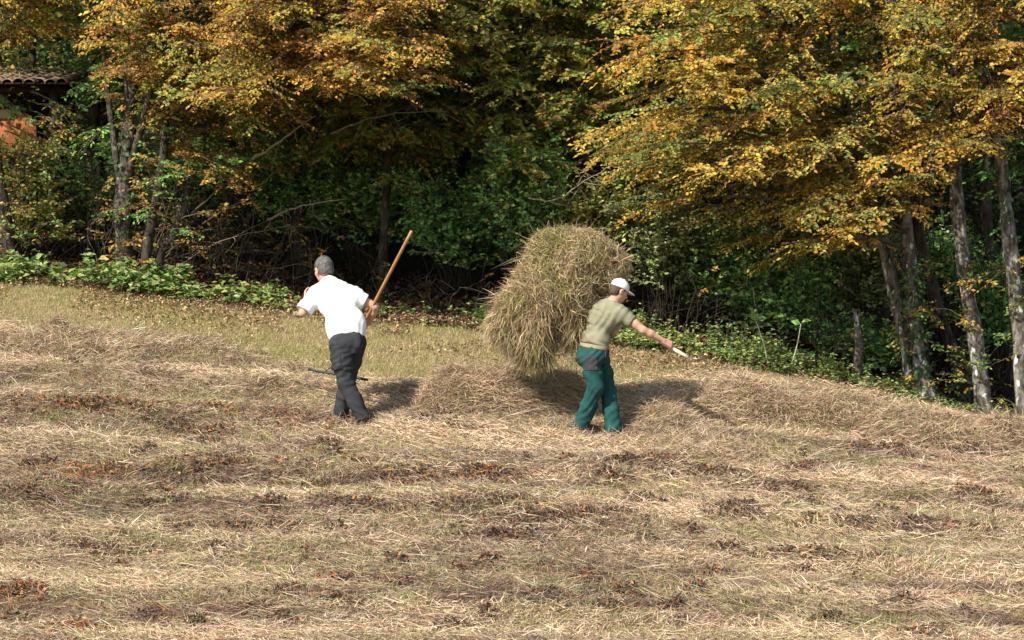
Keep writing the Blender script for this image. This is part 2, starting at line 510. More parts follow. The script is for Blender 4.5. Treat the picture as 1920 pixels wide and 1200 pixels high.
# ------------------------------------------------------------------ heaps of hay
def heap(name, c, rx, ry, h, n, label, group, seed, colw=(.30, .34, .2, .06, .1)):
    rg = np.random.default_rng(seed)
    mb = MB()
    # the packed inside of the heap
    u = np.linspace(0, 1, 12); th = np.linspace(0, 2 * np.pi, 40, endpoint=False)
    U, T = np.meshgrid(u, th, indexing='ij')
    lump = 1 + .35 * (fbm(np.cos(T) * 2 + seed, np.sin(T) * 2 + U * 2, 2) - .5)
    xx = c[0] + rx * .92 * U * np.cos(T) * lump; yy = c[1] + ry * .92 * U * np.sin(T) * lump
    prof = h * .85 * (1 - U ** 3.4) * (.75 + .5 * fbm(xx * 3 + seed, yy * 3, 2))
    zz = ground(xx, yy) - .03 + prof
    i = np.arange(11)[:, None] * 40; k = np.arange(40)[None, :]
    mb.add(np.stack([xx, yy, zz], -1).reshape(-1, 3), np.stack([i + k, i + 40 + k, i + 40 + (k + 1) % 40, i + (k + 1) % 40], -1).reshape(-1, 4), None, (.17, .12, .065))
    t = rg.uniform(0, 2 * np.pi, n); r = np.sqrt(rg.random(n)) * 1.08
    lump = 1 + .35 * (fbm(np.cos(t) * 2 + seed, np.sin(t) * 2 + r * 2, 2) - .5)
    bx = c[0] + rx * r * np.cos(t) * lump; by = c[1] + ry * r * np.sin(t) * lump
    bz = ground(bx, by) + h * np.clip(1 - r ** 3.4, 0, 1) * (.75 + .5 * fbm(bx * 3 + seed, by * 3, 2)) + rg.normal(0, .03, n)
    a = (fbm(bx * 2 + 5, by * 2 + seed, 2) - .5) * 5 + rg.normal(0, .6, n) + np.pi * (rg.random(n) < .5)
    dn = np.stack([np.cos(t) / rx, np.sin(t) / ry, np.zeros(n)], 1); dn = nrm(dn) * (r * h / max(rx, ry) * 1.2)[:, None]
    d = np.stack([np.cos(a), np.sin(a), rg.normal(0, .35, n)], 1); d[:, 2] -= np.abs(dn).sum(1) * .35 * np.sign(np.cos(a) * np.cos(t) + np.sin(a) * np.sin(t))
    blades(mb, np.stack([bx, by, bz], 1), d, rg.uniform(.05, .26, n), rg.uniform(.003, .007, n), rg.normal(0, .28, n),
           pal(rg, n, STRAW[:5], colw, .2), rg)
    # stalks standing out of the outline
    m_ = n // 14; k = rg.choice(n, m_, replace=False)
    d = np.stack([rg.normal(0, .7, m_), rg.normal(0, .5, m_), np.abs(rg.normal(.7, .4, m_))], 1)
    blades(mb, np.stack([bx, by, bz], 1)[k], d, rg.uniform(.08, .24, m_), rg.uniform(.003, .005, m_), rg.normal(0, .25, m_), pal(rg, m_, STRAW[:3], [.4, .4, .2], .2), rg)
    o = mb.build(name, M_HAY, origin=(c[0], c[1], float(ground(c[0], c[1]))))
    return tag(o, label, "hay heap", group)


def heap_px(px, row, rxpx, h, ry, n, label, seed, **kw):
    p = on_ground(px, row)
    return heap("hay_heap", p, rxpx / F * p[1], ry, h, n, label, "hay heaps on the field", seed, **kw)


heap_px(905, 774, 140, .40, .42, 22000, "tall brown hay heap between the two men, on the mown field", 3, colw=(.12, .30, .38, .15, .06))
heap_px(1040, 765, 70, .28, .45, 6500, "small hay heap in shade behind the green trousers of the carrying man", 4)
heap_px(1410, 786, 140, .29, .42, 16000, "low hay heap with dark hollows right of the carrying man", 5, colw=(.32, .34, .2, .06, .08))
heap_px(1740, 838, 160, .28, .45, 15000, "long flat hay heap in front of the pale trunks", 6)
heap_px(1580, 806, 115, .26, .42, 12000, "loose hay heap lying between the low heap with dark hollows and the long flat heap", 12, colw=(.22, .32, .3, .1, .1))
heap_px(1895, 850, 70, .30, .35, 7000, "brown hay heap cut by the right edge of the photo", 13, colw=(.16, .32, .34, .14, .06))
heap_px(1235, 795, 75, .20, .4, 6000, "shaded hay heap touching the carrying man's shadow", 7)
heap_px(150, 665, 150, .14, .45, 9000, "flat greenish hay heap high on the left of the field", 8, colw=(.25, .33, .24, .06, .14))
heap_px(105, 632, 26, .16, .18, 1500, "little upright dark tuft of hay at top left of the field", 9, colw=(.1, .3, .3, .2, .2))
heap_px(1330, 862, 110, .15, .4, 7000, "low loose hay heap in front of the man in green trousers", 10)

# @@PEOPLE@@
# ------------------------------------------------------------------ people: smooth bodies and clothes grown from distance fields
def frame(zax, xref):
    z = nrm(np.asarray(zax, float)); x = np.asarray(xref, float); x = nrm(x - z * x.dot(z)); y = np.cross(z, x)
    return np.stack([x, y, z])          # rows are the axes


class Field:
    """distance field on a grid; add() blends a piece in, cut() takes away what lies outside"""
    def __init__(self, lo, hi, h):
        self.lo = np.asarray(lo, float); self.h = h
        self.n = np.ceil((np.asarray(hi) - self.lo) / h).astype(int) + 1
        self.f = np.full(self.n, .12, np.float32)
        self.ax = [self.lo[i] + h * np.arange(self.n[i]) for i in range(3)]

    def box(self, lo, hi):
        s = []
        for i in range(3):
            a = int(np.clip((lo[i] - self.lo[i]) / self.h, 0, self.n[i] - 1)); b_ = int(np.clip((hi[i] - self.lo[i]) / self.h + 2, 1, self.n[i]))
            s.append(slice(a, b_))
        s = tuple(s)
        return s, np.stack(np.meshgrid(*[self.ax[i][s[i]] for i in range(3)], indexing='ij'), -1)

    def blend(self, s, d, k):
        f = self.f[s]
        if k <= 0: self.f[s] = np.minimum(f, d); return
        t = np.maximum(k - np.abs(f - d), 0) / k
        self.f[s] = np.minimum(f, d) - t * t * k * .25

    def cone(self, a, b_, ra, rb, k=.02, sub=False):
        a = np.asarray(a, float); b_ = np.asarray(b_, float); r = max(ra, rb) + .07
        s, P = self.box(np.minimum(a, b_) - r, np.maximum(a, b_) + r)
        ab = b_ - a; t = np.clip(((P - a) @ ab) / max(ab @ ab, 1e-9), 0, 1)
        d = np.linalg.norm(P - a - t[..., None] * ab, axis=-1) - (ra + (rb - ra) * t)
        if sub: self.f[s] = np.maximum(self.f[s], -d)
        else: self.blend(s, d, k)

    def chain(self, pts, rad, k=.02):
        for i in range(len(pts) - 1): self.cone(pts[i], pts[i + 1], rad[i], rad[i + 1], k)

    def ell(self, c, r, fr=None, k=.02, sub=False):
        c = np.asarray(c, float); r = np.asarray(r, float); m = r.max() + .07
        s, P = self.box(c - m, c + m)
        q = P - c
        if fr is not None: q = q @ np.asarray(fr).T
        k0 = np.linalg.norm(q / r, axis=-1); k1 = np.linalg.norm(q / r ** 2, axis=-1)
        d = k0 * (k0 - 1) / np.maximum(k1, 1e-6)
        if sub:
            self.f[s] = np.maximum(self.f[s], -d)
        else: self.blend(s, d, k)

    def plane(self, p, nv):
        """keep only the side the normal points away from"""
        s, P = self.box(self.lo, self.lo + self.n * self.h)
        self.f = np.maximum(self.f, ((P - np.asarray(p)) @ nrm(nv)).astype(np.float32))

    def wrinkle(self, fn):
        s, P = self.box(self.lo, self.lo + self.n * self.h)
        m = np.abs(self.f) < .06
        self.f[m] += fn(P[m]).astype(np.float32)

    def copy(self):
        o = Field.__new__(Field); o.__dict__.update(self.__dict__); o.f = self.f.copy(); return o

    def mesh(self):
        f = self.f.copy()
        for i in range(3):
            sl = [slice(None)] * 3
            for e in (0, -1): sl[i] = e; f[tuple(sl)] = np.maximum(f[tuple(sl)], .01); sl[i] = slice(None)
        ins = f < 0; n = np.array(f.shape) - 1
        cnt = np.zeros(n, np.int8)
        for c in np.ndindex(2, 2, 2): cnt += ins[c[0]:c[0] + n[0], c[1]:c[1] + n[1], c[2]:c[2] + n[2]]
        act = (cnt > 0) & (cnt < 8); I = np.argwhere(act)
        idx = np.full(n, -1, np.int64); idx[act] = np.arange(len(I))
        acc = np.zeros((len(I), 3)); ct = np.zeros(len(I))
        for ax in range(3):
            for o1 in (0, 1):
                for o2 in (0, 1):
                    o = [0, 0, 0]; oth = [j for j in range(3) if j != ax]; o[oth[0]] = o1; o[oth[1]] = o2
                    A = I + o; B = A.copy(); B[:, ax] += 1
                    fa = f[A[:, 0], A[:, 1], A[:, 2]]; fb = f[B[:, 0], B[:, 1], B[:, 2]]
                    m = (fa < 0) != (fb < 0); t = fa[m] / (fa[m] - fb[m])
                    p = A[m].astype(float); p[:, ax] += t
                    acc[m] += p; ct[m] += 1
        V = self.lo + self.h * acc / ct[:, None]
        Q = []
        for ax in range(3):
            o1, o2 = [j for j in range(3) if j != ax]
            sl = [slice(1, -1)] * 3; sl[ax] = slice(0, -1); s2 = list(sl); s2[ax] = slice(1, None)
            a = ins[tuple(sl)]; b_ = ins[tuple(s2)]
            E = np.argwhere(a != b_); off = np.ones(3, int); off[ax] = 0; E = E + off
            sgn = ins[E[:, 0], E[:, 1], E[:, 2]]
            def g(d1, d2):
                e = E.copy(); e[:, o1] -= d1; e[:, o2] -= d2; return idx[e[:, 0], e[:, 1], e[:, 2]]
            q = np.stack([g(1, 1), g(0, 1), g(0, 0), g(1, 0)], 1)
            flip = sgn if ax != 1 else ~sgn
            q[~flip] = q[~flip][:, ::-1]
            Q.append(q)
        return V, np.concatenate(Q)

    def build(self, name, mat, parent=None, col=(.5, .5, .5)):
        V, Q = self.mesh(); mb = MB(); mb.add(V, Q, None, col)
        return mb.build(name, mat, parent, smooth=True)


def folds(dirv, freq, amp, seed, warp=.6):
    rg = np.random.default_rng(seed); d = nrm(np.asarray(dirv, float)); ph = rg.uniform(0, 6, 6); w1 = rg.normal(size=(3, 3)) * 9; w2 = rg.normal(size=(3, 3)) * 22
    def fn(P):
        u = P @ d * freq
        w = np.sin(P @ w1[0] + ph[0]) + np.sin(P @ w1[1] + ph[1]) + .6 * np.sin(P @ w2[0] + ph[2])
        gate = .5 + .5 * np.sin(P @ w1[2] + ph[3])
        return amp * np.sin(u + w * warp * 2) * gate + amp * .4 * np.sin(P @ w2[1] + ph[4]) * np.sin(P @ w2[2] + ph[5])
    return fn


def cloth_mat(name, c1, c2, scale=14, rough=.9, bump=.25, bscale=260, spec=.15):
    return noise_mat(name, [(.35, c1), (.65, c2)], scale, 5, rough, spec, bump, bscale, .004)


M_SKIN = noise_mat("skin", [(.35, (.50, .27, .18)), (.65, (.60, .35, .245))], 26, 4, .5, .35, .1, 220, .002)
M_HAIRG = noise_mat("grey_hair", [(.3, (.04, .034, .03)), (.5, (.10, .09, .082)), (.7, (.25, .235, .22))], 60, 6, .6, .3, .8, 120, .01, (1, 1, .35))
M_HAIRB = noise_mat("brown_hair", [(.3, (.045, .03, .02)), (.7, (.13, .09, .06))], 60, 6, .6, .3, .8, 120, .01, (1, 1, .35))
M_WHITE = cloth_mat("white_cotton", (.80, .80, .79), (.86, .86, .85))
M_KHAKI = cloth_mat("khaki_cotton", (.205, .195, .125), (.265, .25, .165), 6)
M_CHAR = cloth_mat("charcoal_cloth", (.030, .031, .035), (.048, .048, .052))
M_TEAL = cloth_mat("green_work_cloth", (.010, .052, .048), (.024, .082, .074), 7)
M_DGREY = cloth_mat("dark_grey_cloth", (.035, .035, .037), (.055, .055, .056))
M_BELT = cloth_mat("tan_webbing", (.27, .225, .13), (.34, .29, .18))
M_BOOT = noise_mat("boot_leather", [(.35, (.04, .03, .024)), (.65, (.14, .115, .09))], 14, 5, .6, .3, .3, 80, .004)
M_EYE = noise_mat("eye", [(.3, (.05, .04, .03)), (.7, (.10, .08, .06))], 5, 2, .2, .5, 0, 50)
M_CAP = cloth_mat("white_cap_cloth", (.78, .77, .74), (.84, .83, .80))
M_WOODH = noise_mat("ash_handle", [(.3, (.28, .13, .045)), (.7, (.42, .22, .08))], 6, 5, .45, .4, .1, 60, .003, (9, 9, 1))
M_WOODP = noise_mat("pale_handle", [(.3, (.60, .50, .36)), (.7, (.74, .66, .52))], 6, 5, .5, .35, .1, 60, .003, (9, 9, 1))
M_METAL = noise_mat("dark_iron", [(.3, (.05, .05, .05)), (.7, (.11, .10, .09))], 30, 4, .45, .5, .2, 90, .003)
M_TEALP = noise_mat("teal_plastic", [(.3, (.010, .030, .028)), (.7, (.016, .046, .042))], 12, 3, .45, .4, .05, 60, .002)


def head(fl, c, fwd, up, s=1.0):
    """cranium, jaw, nose, brow, lips, chin and ears round the centre c"""
    f = nrm(fwd); u = nrm(np.asarray(up) - f * np.dot(up, f)); r = np.cross(f, u)
    fr = np.stack([r, f, u]); at = lambda a, b_, d: c + s * (r * a + f * b_ + u * d)
    fl.ell(at(0, -.012, .030), s * np.array([.076, .097, .092]), fr, .02)
    fl.ell(at(0, .028, -.035), s * np.array([.060, .066, .078]), fr, .03)
    fl.cone(at(0, .070, -.088), at(0, .050, -.086), s * .022, s * .035, .02)      # chin
    fl.cone(at(0, .086, .012), at(0, .112, -.028), s * .008, s * .014, .012)      # nose
    fl.cone(at(-.014, .096, -.032), at(.014, .096, -.032), s * .010, s * .010, .008)
    fl.cone(at(-.036, .076, .026), at(.036, .076, .026), s * .012, s * .012, .012)  # brow
    for sg in (-1, 1):
        fl.cone(at(sg * .045, .052, -.015), at(sg * .040, .060, -.02), s * .022, s * .02, .02)    # cheek
        fl.ell(at(sg * .031, .092, .006), s * np.array([.014, .010, .010]), fr, 0, sub=True)    # eye socket
        fl.ell(at(sg * .076, -.012, -.012), s * np.array([.010, .019, .032]), frame(u - .2 * f, r), .008)       # ear
        fl.ell(at(sg * .080, -.008, .008), s * np.array([.010, .020, .018]), fr, .006)
        fl.ell(at(sg * .090, -.006, -.004), s * np.array([.008, .009, .014]), fr, 0, sub=True)
    fl.cone(at(-.020, .090, -.054), at(.020, .090, -.054), s * .0075, s * .0075, .006)   # lips
    fl.cone(at(-.016, .088, -.066), at(.016, .088, -.066), s * .008, s * .008, .006)
    return fr, at


def hand(fl, wrist, palm_end, side, pn, curl, s=1.0, spread=.0, thumb_curl=.5):
    """palm and five unequal fingers; side points to the thumb, pn out of the palm; curl bends each finger towards the palm"""
    a = nrm(palm_end - wrist); sd = nrm(side - a * np.dot(side, a)); pn = nrm(pn - a * np.dot(pn, a) - sd * np.dot(pn, sd))
    L = .095 * s
    for k, o in enumerate((-.030, -.010, .010, .029)):
        fl.cone(wrist + sd * o * .55 * s, wrist + a * L * .93 + sd * o * s, .0165 * s, .0125 * s, .012)
    for k, (o, ln, rd) in enumerate(((-.032, .062, .0078), (-.011, .078, .0088), (.011, .084, .009), (.032, .076, .0088))):
        p = wrist + a * L + sd * o * s; d = nrm(a + sd * o * spread * 12); ang = 0
        seg = [.46, .31, .23]; rr = rd
        for j, q in enumerate(seg):
            ang += curl * (.75, .95, .7)[j] * (1.1 - .06 * k)
            dd = d * math.cos(ang) + pn * math.sin(ang)
            e = p + dd * ln * q * s
            fl.cone(p, e, rr * s, rr * .92 * s, .004); p = e; rr *= .92
    p = wrist + a * .030 * s + sd * .026 * s
    d = nrm(a * .62 + sd * .75 + pn * .25)
    for j, (q, rd) in enumerate(((.042, .0135), (.034, .0105), (.027, .009))):
        e = p + d * q * s; fl.cone(p, e, rd * s, rd * .9 * s, .006); p = e
        d = nrm(d + pn * thumb_curl * .6 + a * .25 - sd * thumb_curl * .35)


def eyes(par, at, s):
    for sg in (-1, 1):
        mb = MB(); u = np.linspace(0, np.pi, 7); v = np.linspace(0, 2 * np.pi, 10, endpoint=False)
        U, V_ = np.meshgrid(u, v, indexing='ij'); rr = .0105 * s
        P = np.stack([np.sin(U) * np.cos(V_), np.sin(U) * np.sin(V_), np.cos(U)], -1).reshape(-1, 3) * rr + at(sg * .031, .083, .006)
        i = np.arange(6)[:, None] * 10; k = np.arange(10)[None, :]
        mb.add(P, np.stack([i + k, i + 10 + k, i + 10 + (k + 1) % 10, i + (k + 1) % 10], -1).reshape(-1, 4))
        mb.build("eye", M_EYE, par, smooth=True)


def boot(par, heel, toe, s=1.0):
    d = toe - heel; L = np.linalg.norm(d); lo = np.minimum(heel, toe) - .14; hi = np.maximum(heel, toe) + .18
    fl = Field(lo, hi, .006)
    a = nrm(d); z = np.array([0, 0, 1.0])
    fl.cone(heel + z * .045, heel + a * L * .55 + z * .045, .043, .047, .02)
    fl.cone(heel + a * L * .55 + z * .042, toe + z * .035 - a * .04, .047, .040, .02)
    fl.cone(heel + z * .05 + a * .02, heel + z * .14 + a * .015, .045, .047, .02)
    o = fl.build("boot", M_BOOT, par)
    so = Field(lo, hi, .006)
    so.cone(heel - z * .002, toe - a * .04 - z * .002, .047, .05, 0)
    so.plane(heel + z * .018, z); so.plane(heel - z * .02, -z)
    so.build("sole", M_DGREY, o)


# ---------- man in white T-shirt, seen from behind, bent forward, rake under his arm
DL = ground_hit(660, 797)
p0 = W(658, 797, DL); p0[2] = ground(p0[0], p0[1])
base_l = p0
def PL(px, row, dd=0.0): return W(px, row, DL + dd) - base_l
Xv, Yv, Zv = np.eye(3)

hipL, kneeL, ankL = PL(637, 647, -.05), PL(649, 718, -.07), PL(681, 784, -.10)
hipR, kneeR, ankR = PL(668, 643, .04), PL(652, 710, .08), PL(639, 775, .10)
pel, wai, che = PL(652, 634, .0), PL(648, 607, .06), PL(634, 566, .16)
shL, shR, nek, hdc = PL(595, 552, .20), PL(667, 555, .16), PL(618, 529, .27), PL(607, 507, .35)
elL, wrL, hdL = PL(567, 587, .12), PL(574, 560, .33), PL(577, 545, .41)
elR, wrR, hdR = PL(703, 575, .16), PL(693, 604, .27), PL(684, 614, .30)
fwdL, upL = np.array([-.45, .85, -.28]), np.array([-.18, .25, .95])

bf = Field([-.75, -.45, -.05], [.55, .75, 1.9], .006)
spine = che - pel
fr_t = frame(spine, shR - shL)
bf.ell(pel, [.155, .115, .13], fr_t, .04); bf.ell(wai, [.15, .11, .15], fr_t, .05); bf.ell(che, [.175, .115, .19], fr_t, .05)
bf.chain([shL, nek, shR], [.055, .05, .055], .05)
bf.chain([nek - .02 * Zv, hdc - nrm(upL) * .06], [.062, .058], .03)
for h_, k_, a_ in ((hipL, kneeL, ankL), (hipR, kneeR, ankR)): bf.chain([h_, k_, a_], [.085, .058, .042], .03)
bf.chain([shL, elL], [.056, .043], .03); bf.chain([elL, elL * .6 + wrL * .4, wrL], [.043, .044, .027], .02)
bf.chain([shR, elR], [.056, .043], .03); bf.chain([elR, elR * .6 + wrR * .4, wrR], [.043, .044, .027], .02)
frh, athL = head(bf, hdc, fwdL, upL, 1.2)
hand(bf, wrL, hdL, np.array([.5, .6, -.2]), np.array([.7, .2, .4]), .8)
hand(bf, wrR, hdR, np.array([.3, -.6, .5]), np.array([-.6, -.3, -.3]), .95)
man = bf.build("person", M_SKIN)
man.location = base_l
tag(man, "man in white T-shirt and charcoal trousers leaning left, a rake under his arm", "person")
eyes(man, athL, 1.2)

hf = Field(hdc - .22, hdc + .22, .005)
hf.ell(athL(0, -.018, .036), 1.2 * np.array([.083, .102, .097]), frh, .01)
hf.ell(athL(0, -.050, -.010), 1.2 * np.array([.072, .065, .075]), frh, .02)
hf.plane(athL(0, .066, .045), nrm(fwdL) - .15 * nrm(upL)); hf.plane(athL(0, -.02, -.048), -nrm(upL) + .1 * nrm(fwdL))
hf.ell(athL(0, .06, -.055), 1.2 * np.array([.12, .075, .085]), frh, 0, sub=True)
hf.wrinkle(folds(nrm(fwdL), 260, .0022, 3, 1.4))
hf.build("hair", M_HAIRG, man)

tf = Field([-.75, -.45, .6], [.55, .75, 1.75], .006)
tf.ell(wai * .5 + pel * .5, [.212, .155, .20], fr_t, .05); tf.ell(wai, [.222, .158, .20], fr_t, .05); tf.ell(che, [.225, .15, .20], fr_t, .06)
tf.chain([shL + .02 * Xv, nek - .035 * Zv - .01 * Yv, shR - .02 * Xv], [.092, .088, .090], .08)
slL = shL + (elL - shL) * .90; slR = shR + (elR - shR) * .52
tf.cone(shL, slL, .098, .094, .06); tf.cone(shR, slR, .088, .080, .05)
# hem of the shirt, sleeve ends and neckline
s_, P_ = tf.box(tf.lo, tf.lo + tf.n * tf.h)
hem = PL(650, 628, -.1)
nh = nrm(pel - che + np.array([-.10, -.25, -.10]))
body_side = (np.abs((P_ - wai) @ fr_t[0]) < .24)
dh = np.where(body_side, (P_ - hem) @ nh, -1)
tf.f = np.maximum(tf.f, dh.astype(np.float32))
for sh_, sl_ in ((shL, slL), (shR, slR)):
    ax_ = nrm(sl_ - sh_); near = np.linalg.norm(P_ - sl_, axis=-1) < .145
    tf.f = np.maximum(tf.f, np.where(near, (P_ - sl_) @ ax_, -1).astype(np.float32))
tf.wrinkle(folds([.75, .1, .55], 34, .006, 5, .5)); tf.wrinkle(folds([-.8, .1, .4], 85, .003, 6, .7))
tf.build("t_shirt", M_WHITE, man)

pf = Field([-.45, -.45, -.02], [.45, .6, 1.15], .006)
pf.ell(pel - .01 * Zv, [.19, .145, .15], fr_t, .05); pf.ell(pel + (wai - pel) * .55, [.178, .135, .13], fr_t, .04)
for g_ in (-1, 1): pf.ell(pel + np.array([g_ * .075, -.065, -.06]), [.10, .09, .12], None, .04)
pf.chain([hipL, hipL * .5 + kneeL * .5 - .01 * Yv, kneeL, kneeL * .5 + ankL * .5 - .012 * Yv, ankL], [.118, .110, .092, .085, .080], .035)
pf.chain([hipR, hipR * .5 + kneeR * .5, kneeR, kneeR * .5 + ankR * .5, ankR], [.115, .102, .086, .086, .080], .03)
for a_, k_ in ((ankL, kneeL), (ankR, kneeR)):
    s_, P_ = pf.box(a_ - .2, a_ + .2); ax_ = nrm(a_ - k_); q = a_ + ax_ * .02
    pf.f[s_] = np.maximum(pf.f[s_], np.where(np.linalg.norm(P_ - q, axis=-1) < .15, (P_ - q) @ ax_, -1))
pf.wrinkle(folds([.75, .2, .6], 44, .006, 9, .8)); pf.wrinkle(folds([-.6, .1, .7], 90, .004, 10, .8))
kp = pf.copy()
tr = pf.build("trousers", M_CHAR, man)
# cargo pocket on the left thigh, and hip pocket seam flap
s_, P_ = kp.box(kp.lo, kp.lo + kp.n * kp.h)
pc = hipL * .55 + kneeL * .45 + np.array([-.075, -.075, 0])
fp = frame(hipL - kneeL, [.6, -.6, 0])
q = np.abs((P_ - pc) @ fp.T)
bx = np.maximum.reduce([q[..., 0] - .085, q[..., 1] - .10, q[..., 2] - .085])
kp.f = np.maximum(kp.f - .012, bx.astype(np.float32)); kp.build("cargo_pocket", M_CHAR, man)
for a_, tdir in ((ankL, np.array([-.35, .8, .15])), (ankR, np.array([-.5, .75, .2]))):
    h_ = a_ + np.array([0, -.02, -.075]); h_[2] = ground(*(h_ + base_l)[:2]) - base_l[2] + .028
    boot(man, h_, h_ + nrm(tdir) * .27)

# ---------- hay rake
tip = W(772, 433, DL - .22); head_c = W(632, 702, DL + .46)
ax_ = nrm(head_c - tip)
rk = empty("hay_rake", head_c, "hay rake with long brown wooden handle under the arm of the man in white", "rake")
mb = MB(); tube(mb, np.linspace(tip, head_c, 14), .0175, 12); mb.build("handle", M_WOODH, rk, head_c, True)
cross = nrm(np.array([1.0, -.25, -.17])); hb = MB()
A, B = head_c - cross * .34, head_c + cross * .36
tube(hb, np.linspace(A, B, 10), .014, 8); rh = hb.build("rake_head", M_TEALP, rk, head_c, True)
tn = nrm(np.cross(cross, ax_)); tn = tn if tn[2] < 0 else -tn
tb = MB()
for t in np.linspace(.03, .97, 12):
    p = A + (B - A) * t; tube(tb, [p, p + tn * .05, p + tn * .09 + ax_ * -.01], [.007, .006, .003], 5)
tb.build("tines", M_METAL, rk, head_c)
for sg in (-1, 1):
    bb = MB(); tube(bb, [head_c - ax_ * .26, head_c + cross * sg * .15], .006, 6); bb.build("brace", M_METAL, rk, head_c, True)

# ---------- man in green work trousers carrying hay on a fork
DR = ground_hit(1122, 816)
p0 = W(1124, 816, DR); p0[2] = ground(p0[0], p0[1]); base_r = p0
def PR(px, row, dd=0.0): return W(px, row, DR + dd) - base_r
hipA, kneeA, ankA = PR(1107, 672, -.07), PR(1117, 726, -.12), PR(1091, 795, -.02)
hipB, kneeB, ankB = PR(1124, 668, .07), PR(1140, 734, .08), PR(1151, 805, -.08)
pel, wai, che = PR(1113, 660, 0), PR(1117, 636, .0), PR(1131, 597, .02)
shR, shL, nek, hdc = PR(1164, 588, -.10), PR(1122, 578, .17), PR(1146, 565, .05), PR(1161, 546, .02)
elR, wrR, hdR = PR(1206, 619, -.14), PR(1244, 639, -.08), PR(1258, 646, -.06)
elL, wrL, hdL = PR(1150, 625, .34), PR(1168, 600, .40), PR(1174, 590, .40)
fwdR, upR = np.array([.80, .42, -.42]), np.array([.38, .12, .92])

bf = Field([-.55, -.55, -.06], [1.0, .7, 1.9], .006)
fr_t = frame(che - pel, np.array([.78, -.62, 0]))
bf.ell(pel, [.15, .11, .13], fr_t, .04); bf.ell(wai, [.14, .105, .15], fr_t, .05); bf.ell(che, [.16, .105, .18], fr_t, .05)
bf.chain([shL, nek - .02 * Zv, shR], [.05, .05, .05], .05)
bf.chain([nek - .03 * Zv, hdc - nrm(upR) * .05], [.062, .056], .03)
for h_, k_, a_ in ((hipA, kneeA, ankA), (hipB, kneeB, ankB)): bf.chain([h_, k_, a_], [.08, .055, .04], .03)
bf.chain([shR, shR * .4 + elR * .6, elR], [.054, .050, .042], .03); bf.chain([elR, elR * .65 + wrR * .35, wrR], [.042, .044, .028], .02)
bf.chain([shL, elL], [.053, .043], .03); bf.chain([elL, wrL], [.043, .028], .02)
frh, athR = head(bf, hdc, fwdR, upR, 1.0)
hand(bf, wrR, hdR, np.array([.2, .5, .7]), np.array([.25, .85, -.4]), 1.0, 1.08, 0, .8)
hand(bf, wrL, hdL, np.array([-.5, -.6, .3]), np.array([.4, -.6, .3]), 1.0)
man2 = bf.build("person", M_SKIN)
man2.location = base_r
tag(man2, "man in khaki T-shirt, green trousers and white cap carrying hay, one arm out", "person")
eyes(man2, athR, 1.0)

hf = Field(hdc - .22, hdc + .22, .005)
hf.ell(athR(0, -.016, .034), [.080, .100, .094], frh, .01); hf.ell(athR(0, -.050, -.015), [.068, .060, .072], frh, .02)
hf.plane(athR(0, .055, .045), nrm(fwdR)); hf.plane(athR(0, -.02, -.055), -nrm(upR) + .1 * nrm(fwdR))
hf.ell(athR(0, .06, -.055), np.array([.12, .080, .085]), frh, 0, sub=True)
hf.wrinkle(folds(nrm(fwdR), 260, .002, 3, 1.4)); hf.build("hair", M_HAIRB, man2)
cf = Field(hdc - .27, hdc + .27, .005)
cf.ell(athR(0, -.012, .050), [.090, .108, .088], frh, .01)
s_, P_ = cf.box(cf.lo, cf.lo + cf.n * cf.h)
cut = athR(0, 0, .030)
cf.f = np.maximum(cf.f, ((P_ - cut) @ (-nrm(upR) - .02 * nrm(fwdR))).astype(np.float32))
cf.cone(athR(0, 0, .136), athR(0, 0, .140), .008, .007, .003)
cp = cf.build("cap", M_CAP, man2)
vf = Field(hdc - .27, hdc + .27, .004)
vf.ell(athR(0, .105, .036), [.078, .080, .020], frame(nrm(upR) + .10 * nrm(fwdR), frh[0]), 0)
s_, P_ = vf.box(vf.lo, vf.lo + vf.n * vf.h)
un = nrm(nrm(upR) + .10 * nrm(fwdR))
sag = 1.6 * ((P_ - athR(0, .105, .036)) @ frh[0]) ** 2
hgt = (P_ - athR(0, .105, .040)) @ un + sag
vf.f = np.maximum(vf.f, (np.abs(hgt) - .006).astype(np.float32))
vf.build("brim", M_CAP, cp)

tf = Field([-.5, -.5, .6], [.7, .65, 1.7], .006)
tf.ell(pel + (wai - pel) * .75, [.160, .124, .13], fr_t, .05); tf.ell(wai, [.166, .126, .15], fr_t, .05); tf.ell(che, [.20, .138, .185], fr_t, .06)
tf.chain([shL, nek - .045 * Zv, shR], [.078, .066, .078], .07)
slR = shR + (elR - shR) * .50; slL = shL + (elL - shL) * .6
tf.cone(shR, slR, .082, .077, .06); tf.cone(shL, slL, .08, .074, .05)
s_, P_ = tf.box(tf.lo, tf.lo + tf.n * tf.h)
for sh_, sl_ in ((shL, slL), (shR, slR)):
    axs = nrm(sl_ - sh_); near = np.linalg.norm(P_ - sl_, axis=-1) < .12
    tf.f = np.maximum(tf.f, np.where(near, (P_ - sl_) @ axs, -1).astype(np.float32))
tf.plane(pel + (wai - pel) * .60, pel - wai)
tf.wrinkle(folds([.65, .1, .8], 46, .0085, 15, .9)); tf.wrinkle(folds([.8, .1, -.5], 80, .004, 16, .8))
tf.build("t_shirt", M_KHAKI, man2)

